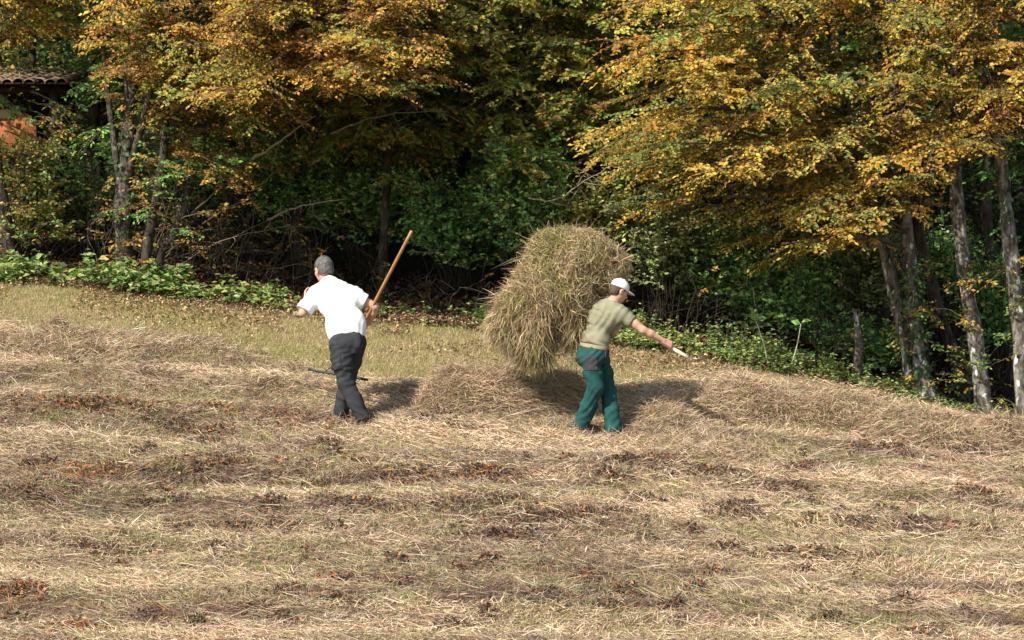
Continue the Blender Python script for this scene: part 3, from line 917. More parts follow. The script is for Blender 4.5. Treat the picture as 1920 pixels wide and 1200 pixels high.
pf = Field([-.45, -.45, -.05], [.5, .5, 1.1], .006)
pf.ell(pel - .015 * Zv, [.172, .132, .15], fr_t, .05); pf.ell(pel + (wai - pel) * .25, [.162, .125, .12], fr_t, .04)
for g_ in (-1, 1): pf.ell(pel + fr_t[0] * g_ * .07 - np.array([.05, .055, .06]), [.092, .088, .115], None, .04)
pf.chain([hipA, hipA * .5 + kneeA * .5, kneeA, kneeA * .5 + ankA * .5, ankA], [.108, .100, .086, .086, .092], .035)
pf.chain([hipB, hipB * .5 + kneeB * .5, kneeB, kneeB * .5 + ankB * .5, ankB], [.105, .098, .086, .086, .090], .03)
pf.plane(pel + (wai - pel) * .52, wai - pel)
for a_, k_ in ((ankA, kneeA), (ankB, kneeB)):
    s_, P_ = pf.box(a_ - .2, a_ + .2); axs = nrm(a_ - k_); q = a_ + axs * .07
    pf.f[s_] = np.maximum(pf.f[s_], np.where(np.linalg.norm(P_ - q, axis=-1) < .16, (P_ - q) @ axs, -1))
pf.wrinkle(folds([.65, .15, .75], 46, .0065, 19, .8)); pf.wrinkle(folds([-.6, .1, .8], 95, .004, 20, .8))
kp = pf.copy(); kb = pf.copy()
pf.build("trousers", M_TEAL, man2)
s_, P_ = kp.box(kp.lo, kp.lo + kp.n * kp.h)
def patch_on(c, xref, half, name, mat, raise_=.008):
    o = kp.copy(); fp = frame(Zv, xref); q = np.abs((P_ - c) @ fp.T)
    o.f = np.maximum(o.f - raise_, np.maximum.reduce([q[..., 0] - half[0], q[..., 1] - half[1], q[..., 2] - half[2]]).astype(np.float32))
    o.build(name, mat, man2)
patch_on(PR(1109, 681, -.16), [1, -.15, -.25], (.072, .12, .078), "back_pocket", M_DGREY)
patch_on(PR(1134, 667, -.04), [.7, .7, 0], (.06, .09, .065), "side_pocket", M_DGREY, .010)
patch_on(PR(1083, 679, -.02), [.3, -.9, 0], (.07, .07, .055), "back_pocket", M_DGREY, .009)
bl = Field(pel - .3, pel + .35, .005)
wc = pel + (wai - pel) * .42
bl.ell(wc, [.177, .138, .20], fr_t, 0)
un = nrm(wai - pel); bl.plane(wc + un * .022, un); bl.plane(wc - un * .022, -un)
bl.build("belt", M_BELT, man2)
for a_, tdir in ((ankA, np.array([.75, .35, .05])), (ankB, np.array([.75, .3, -.05]))):
    h_ = a_ + np.array([-.03, 0, -.06]); h_[2] = ground(*(h_ + base_r)[:2]) - base_r[2] + .02
    boot(man2, h_, h_ + nrm(tdir) * .27)

# ---------- fork on his shoulder: handle from the hand back into the hay
e1 = W(1290, 670, DR - .10); e0 = W(1050, 533, DR + .46)
fk = empty("hay_fork", e1, "hay fork whose pale wooden handle end sticks out of the outstretched hand", "fork")
mb = MB(); tube(mb, np.linspace(e1, e0, 14), .0205, 12); mb.build("handle", M_WOODP, fk, e1, True)
axs = nrm(e0 - e1); sd = nrm(np.cross(axs, Yv)); ft = MB(); tube(ft, [e0 - axs * .08, e0 + axs * .03], .023, 10); ft.build("ferrule", M_METAL, fk, e1, True)
for k in (-1, 0, 1):
    tb = MB(); tube(tb, spline([e0, e0 + axs * .06 + sd * k * .09, e0 + axs * .30 + sd * k * .10], 10), [.008] * 8 + [.006, .002], 6); tb.build("tine", M_METAL, fk, e1, True)

# ---------- the hay he carries
rg = np.random.default_rng(77)
BL = [((1092, 492, .36), (74, 60), .38), ((1040, 535, .30), (80, 80), .42), ((992, 582, .28), (62, 58), .38), ((1008, 628, .24), (48, 42), .28), ((1068, 580, .30), (48, 62), .36), ((1135, 512, .40), (42, 46), .28), ((1040, 475, .34), (58, 46), .3), ((958, 602, .24), (30, 34), .2)]
bun = Field(W(880, 730, DR) - [0, .5, 0], W(1210, 400, DR) + [0, .95, 0], .02)
for (cx, cy, dd), (rx, ry), rd in BL:
    bun.ell(W(cx, cy, DR + dd), [rx / F * DR * .88, rd * .88, ry / F * DR * .85], None, .10)
bun.wrinkle(lambda P: .15 * (fbm(P[:, 0] * 5 + P[:, 1] * 4, P[:, 2] * 5 - P[:, 1] * 3, 4) - .5))
bun.ell(W(1052, 632, DR - .02), [.16, .30, .26], None, 0, sub=True)
bV, bQ = bun.mesh()
hb = MB(); hb.add(bV, bQ, None, (.12, .085, .045))
a_, b_, c_ = bV[bQ[:, 0]], bV[bQ[:, 1]], bV[bQ[:, 2]]
fn = np.cross(b_ - a_, c_ - a_); cen = (a_ + c_) / 2
fn = nrm(fn)
n = 46000
k = rg.integers(0, len(bQ), n)
_q = to_px(cen[k][:, 0], cen[k][:, 1], cen[k][:, 2])
k = k[(((_q[0] - 1046) / 24) ** 2 + ((_q[1] - 618) / 52) ** 2 > 1) | (rg.random(n) < .12)]; n = len(k); nm = fn[k]  # fewer stalks here so the dark core colour adds to the hollow's shade
hpx, hrw = to_px(cen[k][:, 0], cen[k][:, 1], cen[k][:, 2])
hang = sstep(500, 620, hrw + (1010 - hpx) * .35)                 # lower and outer stalks hang down, upper ones lie crosswise
ta = nrm(np.cross(nm, np.array([.3, -.2, 1.0]))); tb_ = np.cross(nm, ta)
an = (fbm(cen[k][:, 0] * 3.5 + 2, cen[k][:, 2] * 3.5 + 6, 3) - .5) * 9 + rg.normal(0, .55, n) + np.pi * (rg.random(n) < .5)
t0 = ta * np.cos(an)[:, None] + tb_ * np.sin(an)[:, None]
down = np.array([-.28, -.1, -1.0]) + rg.normal(0, .45, (n, 3))
lie = t0 + np.array([-.12, 0, -.12])
d = nrm(lie) * (1 - hang)[:, None] + nrm(down) * hang[:, None] + nm * rg.normal(.02, .20, (n, 1))
gn = sstep(.46, .66, fbm(cen[k][:, 0] * 3.2 + 4, cen[k][:, 2] * 2.2, 3)) * np.exp(-((hpx - 1030) / 70) ** 2)
gn = np.maximum(gn, .7 * np.exp(-((hpx - 1105) / 28) ** 2 - ((hrw - 478) / 22) ** 2))
col = pal(rg, n, [(.46, .35, .18), (.35, .255, .125), (.57, .45, .27), (.20, .14, .08)], [.28, .32, .2, .2], .2)
gsel = rg.random(n) < gn * .72
col[gsel] = pal(rg, gsel.sum(), [(.24, .235, .06), (.30, .27, .08), (.16, .17, .04)], [.45, .3, .25], .2)
blades(hb, cen[k] + nm * rg.uniform(-.02, .05, (n, 1)), d, rg.uniform(.05, .17, n) + .20 * hang * rg.random(n) ** 2, rg.uniform(.003, .0065, n), rg.normal(0, .42, n), col, rg)
m_ = 2300; k = rg.integers(0, len(bQ), m_); hpx, hrw = to_px(cen[k][:, 0], cen[k][:, 1], cen[k][:, 2])
d = fn[k] * .5 + rg.normal(0, .7, (m_, 3)); d[:, 2] -= .3 + .9 * (hrw > 560)
blades(hb, cen[k], d, rg.uniform(.10, .30, m_), rg.uniform(.003, .0045, m_), rg.normal(0, .55, m_), pal(rg, m_, STRAW[:3], [.4, .4, .2], .2), rg)
m_ = 700; kc = np.where((to_px(cen[:, 0], cen[:, 1], cen[:, 2])[1] > 585))[0]; k = rg.choice(kc, m_)
d = np.array([-.35, -.05, -1]) + rg.normal(0, .42, (m_, 3)) + fn[k] * .25
blades(hb, cen[k], d, rg.uniform(.18, .42, m_), rg.uniform(.003, .005, m_), rg.normal(0, .25, m_), pal(rg, m_, STRAW[:3], [.3, .4, .3], .2), rg)
# a few seed heads and stalks reaching far out
far = [((1010, 470), (915, 507)), ((1000, 475), (935, 500)), ((1005, 445), (985, 398)), ((960, 560), (880, 560)), ((1160, 490), (1195, 475)), ((1150, 540), (1215, 575)), ((1140, 545), (1200, 570)), ((1155, 470), (1190, 462)), ((1030, 440), (1012, 408)), ((1090, 435), (1120, 408)), ((1060, 430), (1050, 405))]
A = np.array([W(a[0], a[1], DR + .2) for a, _ in far]); B = np.array([W(q[0], q[1], DR + .1) for _, q in far])
blades(hb, A, B - A, np.linalg.norm(B - A, axis=1), np.full(len(far), .007), rg.normal(0, .12, len(far)), pal(rg, len(far), [(.55, .42, .24)], [1], .1), rg)
bo = W(1050, 540, DR + .3)
tag(hb.build("hay_load", M_HAY, origin=bo), "great shaggy load of hay carried on the fork over the man's shoulder", "hay load")

# stalks standing round the men's feet
fm = MB(); rg = np.random.default_rng(88); n = 900
c_ = np.concatenate([np.stack([rg.normal(1150, 70, 640), rg.normal(828, 10, 640)], 1), np.stack([rg.normal(662, 30, 260), rg.normal(801, 6, 260)], 1)])
sl = slope + .11; dd = np.concatenate([np.full(640, ground_hit(1150, 828)), np.full(260, ground_hit(662, 801))]); r0 = np.concatenate([np.full(640, 828), np.full(260, 801)])
dp = dd - (c_[:, 1] - r0) / F * dd / sl; xx = (c_[:, 0] - 960) / F * dp
blades(fm, np.stack([xx, dp, ground(xx, dp)], 1), np.stack([rg.normal(0, 1.0, n), rg.normal(0, .5, n), np.abs(rg.normal(.45, .35, n))], 1), rg.uniform(.06, .26, n), rg.uniform(.003, .0055, n), rg.normal(0, .3, n), pal(rg, n, STRAW[:4], [.4, .35, .2, .05], .2), rg)
tag(fm.build("loose_stalks", M_HAY), "loose pale stalks sticking up round the men's feet", "hay", kind="stuff")

# @@WOOD@@
# ------------------------------------------------------------------ trees
YEL = ([(.64, .40, .06), (.58, .32, .05), (.50, .40, .08), (.32, .31, .065), (.46, .23, .055), (.68, .46, .12)], [.30, .22, .18, .14, .1, .06])
ORA = ([(0.516, 0.295, 0.055), (0.41, 0.215, 0.049), (0.328, 0.175, 0.061), (0.539, 0.389, 0.073), (0.281, 0.268, 0.061), (0.234, 0.134, 0.061)], [.26, .24, .18, .14, .1, .08])
OLI = ([(0.338, 0.338, 0.068), (0.22, 0.27, 0.059), (0.456, 0.389, 0.085), (0.574, 0.338, 0.085), (0.135, 0.203, 0.051)], [.3, .25, .2, .12, .13])
GRE = ([(0.131, 0.285, 0.065), (0.196, 0.372, 0.088), (0.285, 0.438, 0.109), (0.109, 0.196, 0.065), (0.481, 0.481, 0.131)], [.3, .27, .18, .15, .1])
PALEG = ([(.24, .30, .10), (.32, .34, .13), (.16, .22, .07), (.34, .28, .12)], [.35, .25, .25, .15])
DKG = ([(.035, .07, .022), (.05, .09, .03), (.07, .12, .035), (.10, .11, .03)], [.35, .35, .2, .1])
TW = np.array([.16, .125, .09])
MIXL = [ORA, ORA, ORA, OLI, YEL]
MIXR = [YEL, YEL, YEL, OLI]
MIXN = [ORA, ORA, ORA, YEL, YEL, OLI]


def sprays(mb, P, D, L, palette, tone, rg, size=(.036, .075), droop=.22, step=.029, keep=None):
    """twigs from P along D with leaves set in two ranks; tone shifts each twig's palette a little"""
    n = len(P); D = nrm(D)
    for f0, f1 in ((0, .5), (.5, 1.0)):
        pass
    # twig wood: a thin three-sided strip
    e = P + D * L[:, None]; e[:, 2] -= droop * L ** 1.3
    m_ = P + D * (L * .5)[:, None]; m_[:, 2] -= droop * .2 * L
    s = nrm(np.cross(D, [0, 0, 1.0])) * .004; u = np.array([0, 0, .004])
    v = np.stack([P - s * 1.3, P + s * 1.3, P + u * 1.3, m_ - s, m_ + s, m_ + u, e], 1).reshape(-1, 3)
    o = np.arange(n)[:, None] * 7
    mb.add(v, np.concatenate([o + [[0, 1, 4, 3]], o + [[1, 2, 5, 4]], o + [[2, 0, 3, 5]]]), np.concatenate([o + [[3, 4, 6]], o + [[4, 5, 6]], o + [[5, 3, 6]]]), TW * .9)
    k = np.maximum((L / step).astype(int), 3)
    idx = np.repeat(np.arange(n), k); st = np.repeat(np.cumsum(k) - k, k); j = np.arange(len(idx)) - st
    t = (j + .6 + .4 * rg.random(len(idx))) / k[idx]
    if keep is not None:
        q = rg.random(len(idx)) < keep; idx, j, t = idx[q], j[q], t[q]
    p = P[idx] + D[idx] * (L[idx] * t)[:, None]; p[:, 2] -= droop * L[idx] ** 1.3 * t ** 2
    side = np.where(j % 2 == 0, 1., -1.)[:, None] * nrm(np.cross(D[idx], [0, 0, 1.0]))
    N_ = len(idx)
    d = D[idx] * .55 + side * .75 + rg.normal(0, .28, (N_, 3)); d[:, 2] -= .35 * rg.random(N_)
    nm = np.array([-.42, -.6, .65]) + rg.normal(0, .42, (N_, 3))
    ln = rg.uniform(size[0], size[1], N_)
    col = pal(rg, N_, palette[0], palette[1], .17) * tone[idx]
    leaves(mb, p, d, nm, ln, ln * rg.uniform(.48, .62, N_), np.clip(col, .004, .8), .12)


def bough_curve(S, E, rg, n=10, rise=.16):
    S = np.asarray(S, float); E = np.asarray(E, float); L = np.linalg.norm(E - S)
    M = (S + E) / 2 + np.array([0, 0, rise * L]) + rg.normal(0, .06 * L, 3)
    t = np.linspace(0, 1, n)[:, None]
    return (1 - t) ** 2 * S + 2 * t * (1 - t) * M + t ** 2 * E + rg.normal(0, .012 * L, (n, 3)) * (t * (1 - t) * 3), L


def bough(mb, wood, S, E, rg, palette, tw_n=14, tw_l=(.22, .62), size=(.036, .075), keep=None, tonevar=.22, r0=None, col=None):
    if isinstance(palette, list): palette = palette[rg.integers(len(palette))]
    C_, L = bough_curve(S, E, rg)
    r0 = r0 or (.006 + .007 * L)
    tube(wood, C_, np.linspace(r0, .004, len(C_)), 5, TW if col is None else col, .1, rg)
    nt = max(int(tw_n * max(L, .7)), 6)
    u = rg.uniform(.22, 1.0, nt) ** .8; i = np.minimum((u * 9).astype(int), 8); f = (u * 9 - i)[:, None]
    P = C_[i] * (1 - f) + C_[i + 1] * f
    T = nrm(C_[i + 1] - C_[i]); sd = nrm(np.cross(T, [0, 0, 1.0])) * np.where(rg.random(nt) < .5, 1, -1)[:, None]
    D = T * .7 + sd * rg.uniform(.5, 1.1, (nt, 1)) + np.array([0, 0, 1]) * rg.uniform(-.35, .28, (nt, 1))
    tone = np.ones((nt, 3)) * (1 + tonevar * rg.normal()) * (1 + .12 * rg.normal(size=(nt, 1)))
    tone[:, 0] *= 1 + .10 * rg.normal(); tone = np.clip(tone, .45, 1.7)
    sprays(mb, P, D, rg.uniform(tw_l[0], tw_l[1], nt) * (1.15 - .45 * u), palette, tone, rg, size, keep=keep)


def top_crown(mb, c, r, n, palette, rg, size=(.09, .15)):  # mostly unseen upper crown, put in to shade the wood below
    n = int(n * 1.5)
    """the part of a crown high above: leaves gathered in clumps through the crown's volume"""
    m_ = max(n // 45, 8)
    cc = rg.normal(size=(m_, 3)); cc = nrm(cc) * rg.random((m_, 1)) ** .45 * np.asarray(r) + np.asarray(c)
    k = rg.integers(0, m_, n)
    p = cc[k] + rg.normal(0, 1, (n, 3)) * [.38, .38, .20]
    ln = rg.uniform(size[0], size[1], n)
    leaves(mb, p, rg.normal(size=(n, 3)) * [1, 1, .4], rg.normal(0, .5, (n, 3)) + [-.2, -.3, .8], ln, ln * .6, pal(rg, n, palette[0], palette[1], .18), .12)


def trunk_path(pts, d0, top, n=26, ddepth=0.0):
    """trunk through photo pixels at one depth, then on up to a height above the camera"""
    P = [W(px, rw, d0 + ddepth * i) for i, (px, rw) in enumerate(pts)]
    base = P[0].copy(); P[0][2] = ground(base[0], base[1]) - .05
    v = P[-1] - P[-2]; v = v / max(v[2], .2)
    if top > P[-1][2]:
        P.append(P[-1] + v * (top - P[-1][2]) * np.array([.5, .5, 1]) * .5 + [0, 0, 0])
        P.append(P[-1] + v * (top - P[-1][2]) * np.array([.3, .3, 1]))
    return spline(P, n)


ALLT = {}


def make_tree(key, pts, depth, r_base, top, label, bark=None, group=None, flare=1.5, name="tree", crown_top=None, limbs=(), r_top=.02):
    rg = np.random.default_rng(abs(hash(key)) % 1000 if isinstance(key, str) else key)
    path = trunk_path(pts, depth, top)
    hgt = (path[:, 2] - path[0, 2]) / max(path[-1, 2] - path[0, 2], .1)
    rad = r_base * (1 - hgt) ** .7 * .85 + r_top; rad = rad * (1 + (flare - 1) * np.exp(-hgt * (path[-1, 2] - path[0, 2]) / .25))
    rad = rad * (1 + .07 * rg.normal(size=len(rad)))
    root = empty(name, path[0], label, "tree", group)
    tb = MB(); tube(tb, path, rad, 12, (.3, .28, .25), .12, rg)
    for (a, pp, r0) in limbs:
        q = spline([path[int(a * (len(path) - 1))]] + [W(*p) for p in pp], 12); tube(tb, q, np.linspace(r0, r0 * .35, 12), 8, (.3, .28, .25), .12, rg)
    tb.build("trunk", bark or M_BARK, root, path[0], True)
    return {"root": root, "path": path, "rg": rg, "leaf": MB()}


def fill_crown(t, region, n, palette, dlo, dhi, start=(.25, .8), maxlen=3.2, **kw):
    """boughs from the trunk to points of a region outlined in the photograph, at depths dlo..dhi"""
    rg = t["rg"]; poly = np.array(region, float)
    lo, hi = poly.min(0), poly.max(0); got = 0
    while got < n:
        px, rw = rg.uniform(lo[0], hi[0]), rg.uniform(lo[1], hi[1])
        ins = False; j = len(poly) - 1
        for i in range(len(poly)):
            if (poly[i][1] > rw) != (poly[j][1] > rw) and px < (poly[j][0] - poly[i][0]) * (rw - poly[i][1]) / (poly[j][1] - poly[i][1]) + poly[i][0]: ins = not ins
            j = i
        if not ins: continue
        E = W(px, rw, rg.uniform(dlo, dhi))
        pth = t["path"]; want = E[2] + rg.uniform(-.5, .55)
        i = int(np.clip(np.searchsorted(pth[:, 2], want), int(len(pth) * start[0]), int(len(pth) * start[1])))
        S = pth[i]
        v = E - S; L = np.linalg.norm(v)
        if L > maxlen: S = E - v / L * maxlen * rg.uniform(.7, 1)
        bough(t["leaf"], t["leaf"], S, E, rg, palette, **kw)
        got += 1


def finish(t, mat=None):
    t["leaf"].build("crown", mat or M_LEAF, t["root"], t["path"][0])


Dg = lambda px, rw: ground_hit(px, rw)
# right hand group of pale trunks
tA = make_tree(101, [(1709, 715), (1703, 657), (1684, 575), (1655, 450), (1632, 360), (1600, 240), (1560, 60)], 33.9, .080, 8.5, "pale trunk bending left, leftmost of the five trunks at the right edge of the field")
tB = make_tree(102, [(1742, 768), (1729, 705), (1712, 597), (1708, 510), (1699, 423), (1690, 300), (1672, 60)], 33.75, .084, 9, "ivy clad straight trunk touching the left bending pale trunk", limbs=((.62, ((1713, 191, 33.2), (1648, 163, 32.9), (1560, 150, 32.6)), .04),))
tC = make_tree(103, [(1806, 756), (1794, 683), (1768, 605), (1747, 532), (1721, 423), (1706, 300), (1700, 60)], 34.2, .072, 8.5, "thin darker trunk leaning left, in the middle of the group at right", bark=M_BARKD)
tD = make_tree(104, [(1846, 777), (1840, 727), (1827, 623), (1812, 532), (1799, 423), (1790, 300), (1800, 60)], 33.5, .090, 9.5, "thick spotted trunk standing nearest the field, second from the right")
tE = make_tree(105, [(1925, 760), (1913, 640), (1905, 553), (1894, 467), (1885, 380), (1872, 250), (1866, 100), (1858, 10)], 33.2, .090, 9.5, "bright pale trunk at the far right edge with an ivy patch above", limbs=((.5, ((1844, 140, 32.9), (1755, 79, 32.7), (1700, 20, 32.5)), .05),))

fill_crown(tA, [(1110, 150), (1160, -60), (1480, -60), (1520, 200), (1480, 380), (1390, 470), (1290, 380), (1180, 350), (1080, 330)], 88, MIXR, 31.6, 34.8, maxlen=2.4)
fill_crown(tB, [(1400, -60), (1640, -60), (1680, 300), (1640, 430), (1540, 495), (1430, 470), (1400, 250)], 60, MIXR, 31.6, 34.4, maxlen=2.0)
fill_crown(tC, [(1600, -60), (1740, -60), (1750, 330), (1700, 430), (1620, 400)], 30, YEL, 32.6, 34.6, maxlen=1.6)
fill_crown(tD, [(1640, 30), (1880, -60), (1900, 200), (1830, 290), (1700, 350), (1640, 240)], 48, MIXR, 31.6, 33.6, maxlen=1.8)
fill_crown(tE, [(1750, -60), (2080, -60), (2080, 300), (1930, 200), (1890, 230), (1800, 290)], 54, [ORA, YEL], 31.6, 33.3, maxlen=1.8)
fill_crown(tA, [(1130, 250), (1640, 300), (1640, 470), (1480, 520), (1250, 430), (1130, 390)], 46, [OLI, YEL, PALEG], 34.6, 36.2, maxlen=2.2)
for px, rw in ((1770, 545), (1820, 540), (1850, 535)):
    bough(tD["leaf"], tD["leaf"], W(px + 60, rw - 30, 33.3), W(px, rw, 32.9), tD["rg"], YEL, tw_n=8, tw_l=(.1, .25))
for t, lo_, hi_, nn in ((tA, .05, .45, 14), (tB, .03, .45, 20), (tC, .05, .45, 14), (tD, .05, .45, 14), (tE, .1, .5, 12)):
    for q in range(nn):
        rg = t["rg"]; S = t["path"][int(rg.uniform(lo_, hi_) * 25)]
        bough(t["leaf"], t["leaf"], S, S + rg.normal(0, .30, 3) + [0, -.25, .10], rg, [YEL, OLI, GRE], tw_n=7, tw_l=(.08, .24), size=(.04, .07), r0=.006)
for t, c, r in ((tA, (4.2, 33.6, 6.6), (2.6, 2.0, 2.4)), (tB, (4.9, 33.8, 7.4), (2.0, 2.0, 2.4)), (tC, (5.2, 34.8, 7.0), (1.6, 1.6, 2.0)), (tD, (5.8, 33.6, 7.2), (2.0, 2.0, 2.4)), (tE, (6.6, 33.4, 7.0), (2.2, 2.2, 2.6))):
    top_crown(t["leaf"], c, r, 2000 if t in (tA, tB) else 4500, YEL, t["rg"]); finish(t)

# left hand group
tL = make_tree(111, [(236, 520), (232, 450), (231, 373), (238, 300), (243, 233), (246, 160), (243, 93), (235, 0)], 36.0, .105, 10, "broad grey old trunk rising out of the green brambles at left", bark=M_BARKM,
               limbs=((.25, ((262, 250, 35.7), (300, 100, 35.2), (330, -30, 34.9)), .06), (.22, ((205, 200, 36), (195, 100, 36), (180, 0, 36)), .05)))
tM = make_tree(112, [(266, 520), (280, 440), (292, 380), (306, 300), (312, 180), (318, 60)], 35.7, .052, 8, "slim dark stem just right of the broad grey trunk", bark=M_BARKD)
tN = make_tree(113, [(285, 520), (303, 470), (330, 430), (356, 340), (385, 250), (440, 120), (520, 0)], 35.8, .055, 8, "slanting grey stem leaning right out of the brambles", bark=M_BARKD)
tO = make_tree(114, [(20, 475), (12, 430), (5, 380), (-10, 280), (-20, 150), (-20, 0)], 36.6, .085, 9, "grey trunk at the far left edge below the shed", bark=M_BARKD)
fill_crown(tL, [(190, -60), (480, -60), (520, 160), (470, 260), (330, 215), (230, 180), (190, 90)], 66, MIXL, 33.6, 36.4, maxlen=2.0)
fill_crown(tL, [(330, 190), (500, 180), (620, 260), (520, 330), (360, 330)], 22, [OLI, ORA, GRE], 34.8, 36.4, maxlen=1.8)
fill_crown(tN, [(420, -60), (900, -60), (860, 140), (760, 190), (640, 170), (560, 235), (470, 215), (400, 150)], 132, MIXN, 32.4, 35.8, maxlen=2.4)
fill_crown(tM, [(300, 190), (470, 180), (500, 330), (440, 400), (330, 330)], 10, ORA, 34.6, 35.6, maxlen=1.2, tw_n=8)
fill_crown(tO, [(-250, -60), (230, -60), (200, 80), (60, 110), (-250, 100)], 52, MIXL, 34.6, 36.8, maxlen=2.0)
for q in range(20):
    E = W(tO['rg'].uniform(-10, 150), tO['rg'].uniform(205, 350), 36.2); bough(tO['leaf'], tO['leaf'], E + [-.5, .3, .3], E, tO['rg'], [ORA, OLI, GRE], tw_n=9, tw_l=(.1, .35))
for a, b_ in (((360, 400), (480, 308)), ((380, 420), (470, 372)), ((340, 410), (410, 395))):
    bough(tM["leaf"], tM["leaf"], W(a[0], a[1], 35.4), W(b_[0], b_[1], 35.0), tM["rg"], ORA, tw_n=10, tw_l=(.12, .3), size=(.05, .08))
for t, lo_, hi_, nn in ((tL, .06, .55, 26), (tM, .08, .5, 16), (tN, .08, .5, 16), (tO, .05, .5, 14)):
    for q in range(nn):
        rg = t["rg"]; S = t["path"][int(rg.uniform(lo_, hi_) * 25)]
        bough(t["leaf"], t["leaf"], S, S + rg.normal(0, .34, 3) + [0, -.32, .08], rg, ORA if rg.random() < .6 else GRE, tw_n=7, tw_l=(.08, .24), size=(.045, .07), r0=.006)
for t, c, r in ((tL, (-4.4, 35.2, 6.6), (2.4, 2.4, 2.6)), (tN, (-2.4, 34.2, 6.2), (2.6, 2.2, 2.4)), (tM, (-3.4, 36.2, 7.2), (2.0, 2.0, 2.0)), (tO, (-6.6, 36.0, 6.8), (2.6, 2.2, 2.6))):
    top_crown(t["leaf"], c, r, 2200 if t is tN else 4500, ORA, t["rg"]); finish(t)

# trees standing deeper in the wood
DEEP = [
    (121, [(722, 600), (718, 505), (722, 400), (730, 250), (735, 100)], 36.8, .045, 10, "dark tree behind the top of the rake handle", OLI, (480, 960), 90, 37.8, 5.6),
    (122, [(570, 560), (560, 450), (556, 350), (560, 200), (566, 60)], 37.6, .07, 10, "dark tree behind the white shirted man's head", OLI, (380, 700), 45, 38.4, 6.0),
    (123, [(1000, 610), (1004, 480), (1000, 350), (990, 200), (985, 60)], 37.4, .08, 10.5, "olive green tree behind the load of hay", OLI, (850, 1180), 110, 37.6, 5.8),
    (124, [(1260, 640), (1256, 500), (1262, 380), (1280, 250), (1290, 60)], 36.8, .07, 10, "dark tree behind the white cap, under yellow leaves", OLI, (1120, 1420), 50, 37.6, 6.0),
    (125, [(1440, 670), (1444, 560), (1436, 420), (1430, 250), (1428, 60)], 37.0, .075, 10, "dark slender tree in the shade behind the hand with the fork", OLI, (1330, 1600), 50, 37.8, 6.2),
    (126, [(1582, 700), (1580, 560), (1590, 420), (1584, 250), (1580, 60)], 37.2, .07, 9.5, "dark tree behind the pale stump", GRE, (1480, 1760), 50, 38.0, 6.0),
    (127, [(1900, 700), (1870, 560), (1850, 420), (1850, 250), (1850, 60)], 36.6, .08, 9.5, "shaded tree between the two rightmost pale trunks", GRE, (1740, 2050), 55, 37.6, 6.0),
    (128, [(430, 540), (424, 430), (430, 300), (440, 150), (440, 40)], 38.0, .075, 10, "dark tree behind the slanting grey stem", GRE, (250, 560), 55, 38.8, 6.4),
    (129, [(180, 490), (186, 380), (178, 280), (176, 150), (170, 40)], 39.6, .08, 10, "dark tree standing just right of the shed roof end", GRE, (170, 330), 36, 39.6, 6.4),
    (130, [(860, 600), (856, 480), (866, 360), (880, 200), (884, 60)], 39.0, .085, 10.5, "dark tree behind the gap between the two men", GRE, (640, 1060), 80, 39.6, 6.6),
]
for key, pts, dep, rb, top, lab, plt, (x0, x1), nb, dh, cz in DEEP:
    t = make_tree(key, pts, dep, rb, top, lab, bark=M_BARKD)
    fill_crown(t, [(x0, -60), (x1, -60), (x1, 260), ((x0 + x1) / 2, 350), (x0, 270)], nb, plt, dep - (2.1 if key == 123 else 1.2), dh, maxlen=1.9, size=(.06, .11))
    bx = t["path"][-1]
    top_crown(t["leaf"], (bx[0], dep - .2, cz + .6), (2.4, 2.4, 2.8), 2400 if 700 < pts[0][0] < 1300 else 5000, plt, t["rg"])
    finish(t)

# slim trees of the deep wood, most of them only dark stems in the shade
for i, (px, dep) in enumerate(((60, 40), (180, 41), (340, 40.5), (500, 41), (660, 40.5), (800, 41.5), (940, 41), (1080, 40.5), (1180, 41.5), (1340, 40.5), (1500, 41), (1660, 40.5), (1760, 41), (1980, 40.5), (-120, 40.5))):
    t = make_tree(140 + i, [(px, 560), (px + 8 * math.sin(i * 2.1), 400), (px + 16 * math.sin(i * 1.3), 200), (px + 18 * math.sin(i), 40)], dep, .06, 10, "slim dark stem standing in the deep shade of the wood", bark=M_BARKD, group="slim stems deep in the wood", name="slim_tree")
    b0 = t["path"][-1]
    top_crown(t["leaf"], (b0[0], dep, 5.6), (1.9, 1.9, 3.6), 4600, GRE if i % 2 else OLI, t["rg"], (.07, .12))
    finish(t)

# the far wood: one closed mass of foliage on the slope behind
rg = np.random.default_rng(9)
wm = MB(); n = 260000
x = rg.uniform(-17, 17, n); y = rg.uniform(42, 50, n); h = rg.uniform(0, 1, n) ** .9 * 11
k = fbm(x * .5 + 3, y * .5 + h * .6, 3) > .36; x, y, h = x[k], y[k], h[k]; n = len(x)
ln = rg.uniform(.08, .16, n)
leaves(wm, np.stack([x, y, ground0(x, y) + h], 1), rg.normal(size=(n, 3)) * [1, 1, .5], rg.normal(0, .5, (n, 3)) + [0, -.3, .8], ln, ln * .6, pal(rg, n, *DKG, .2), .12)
tag(wm.build("far_woods", M_WOODS), "dark green mass of foliage closing the view deep in the wood", "wood", kind="stuff")


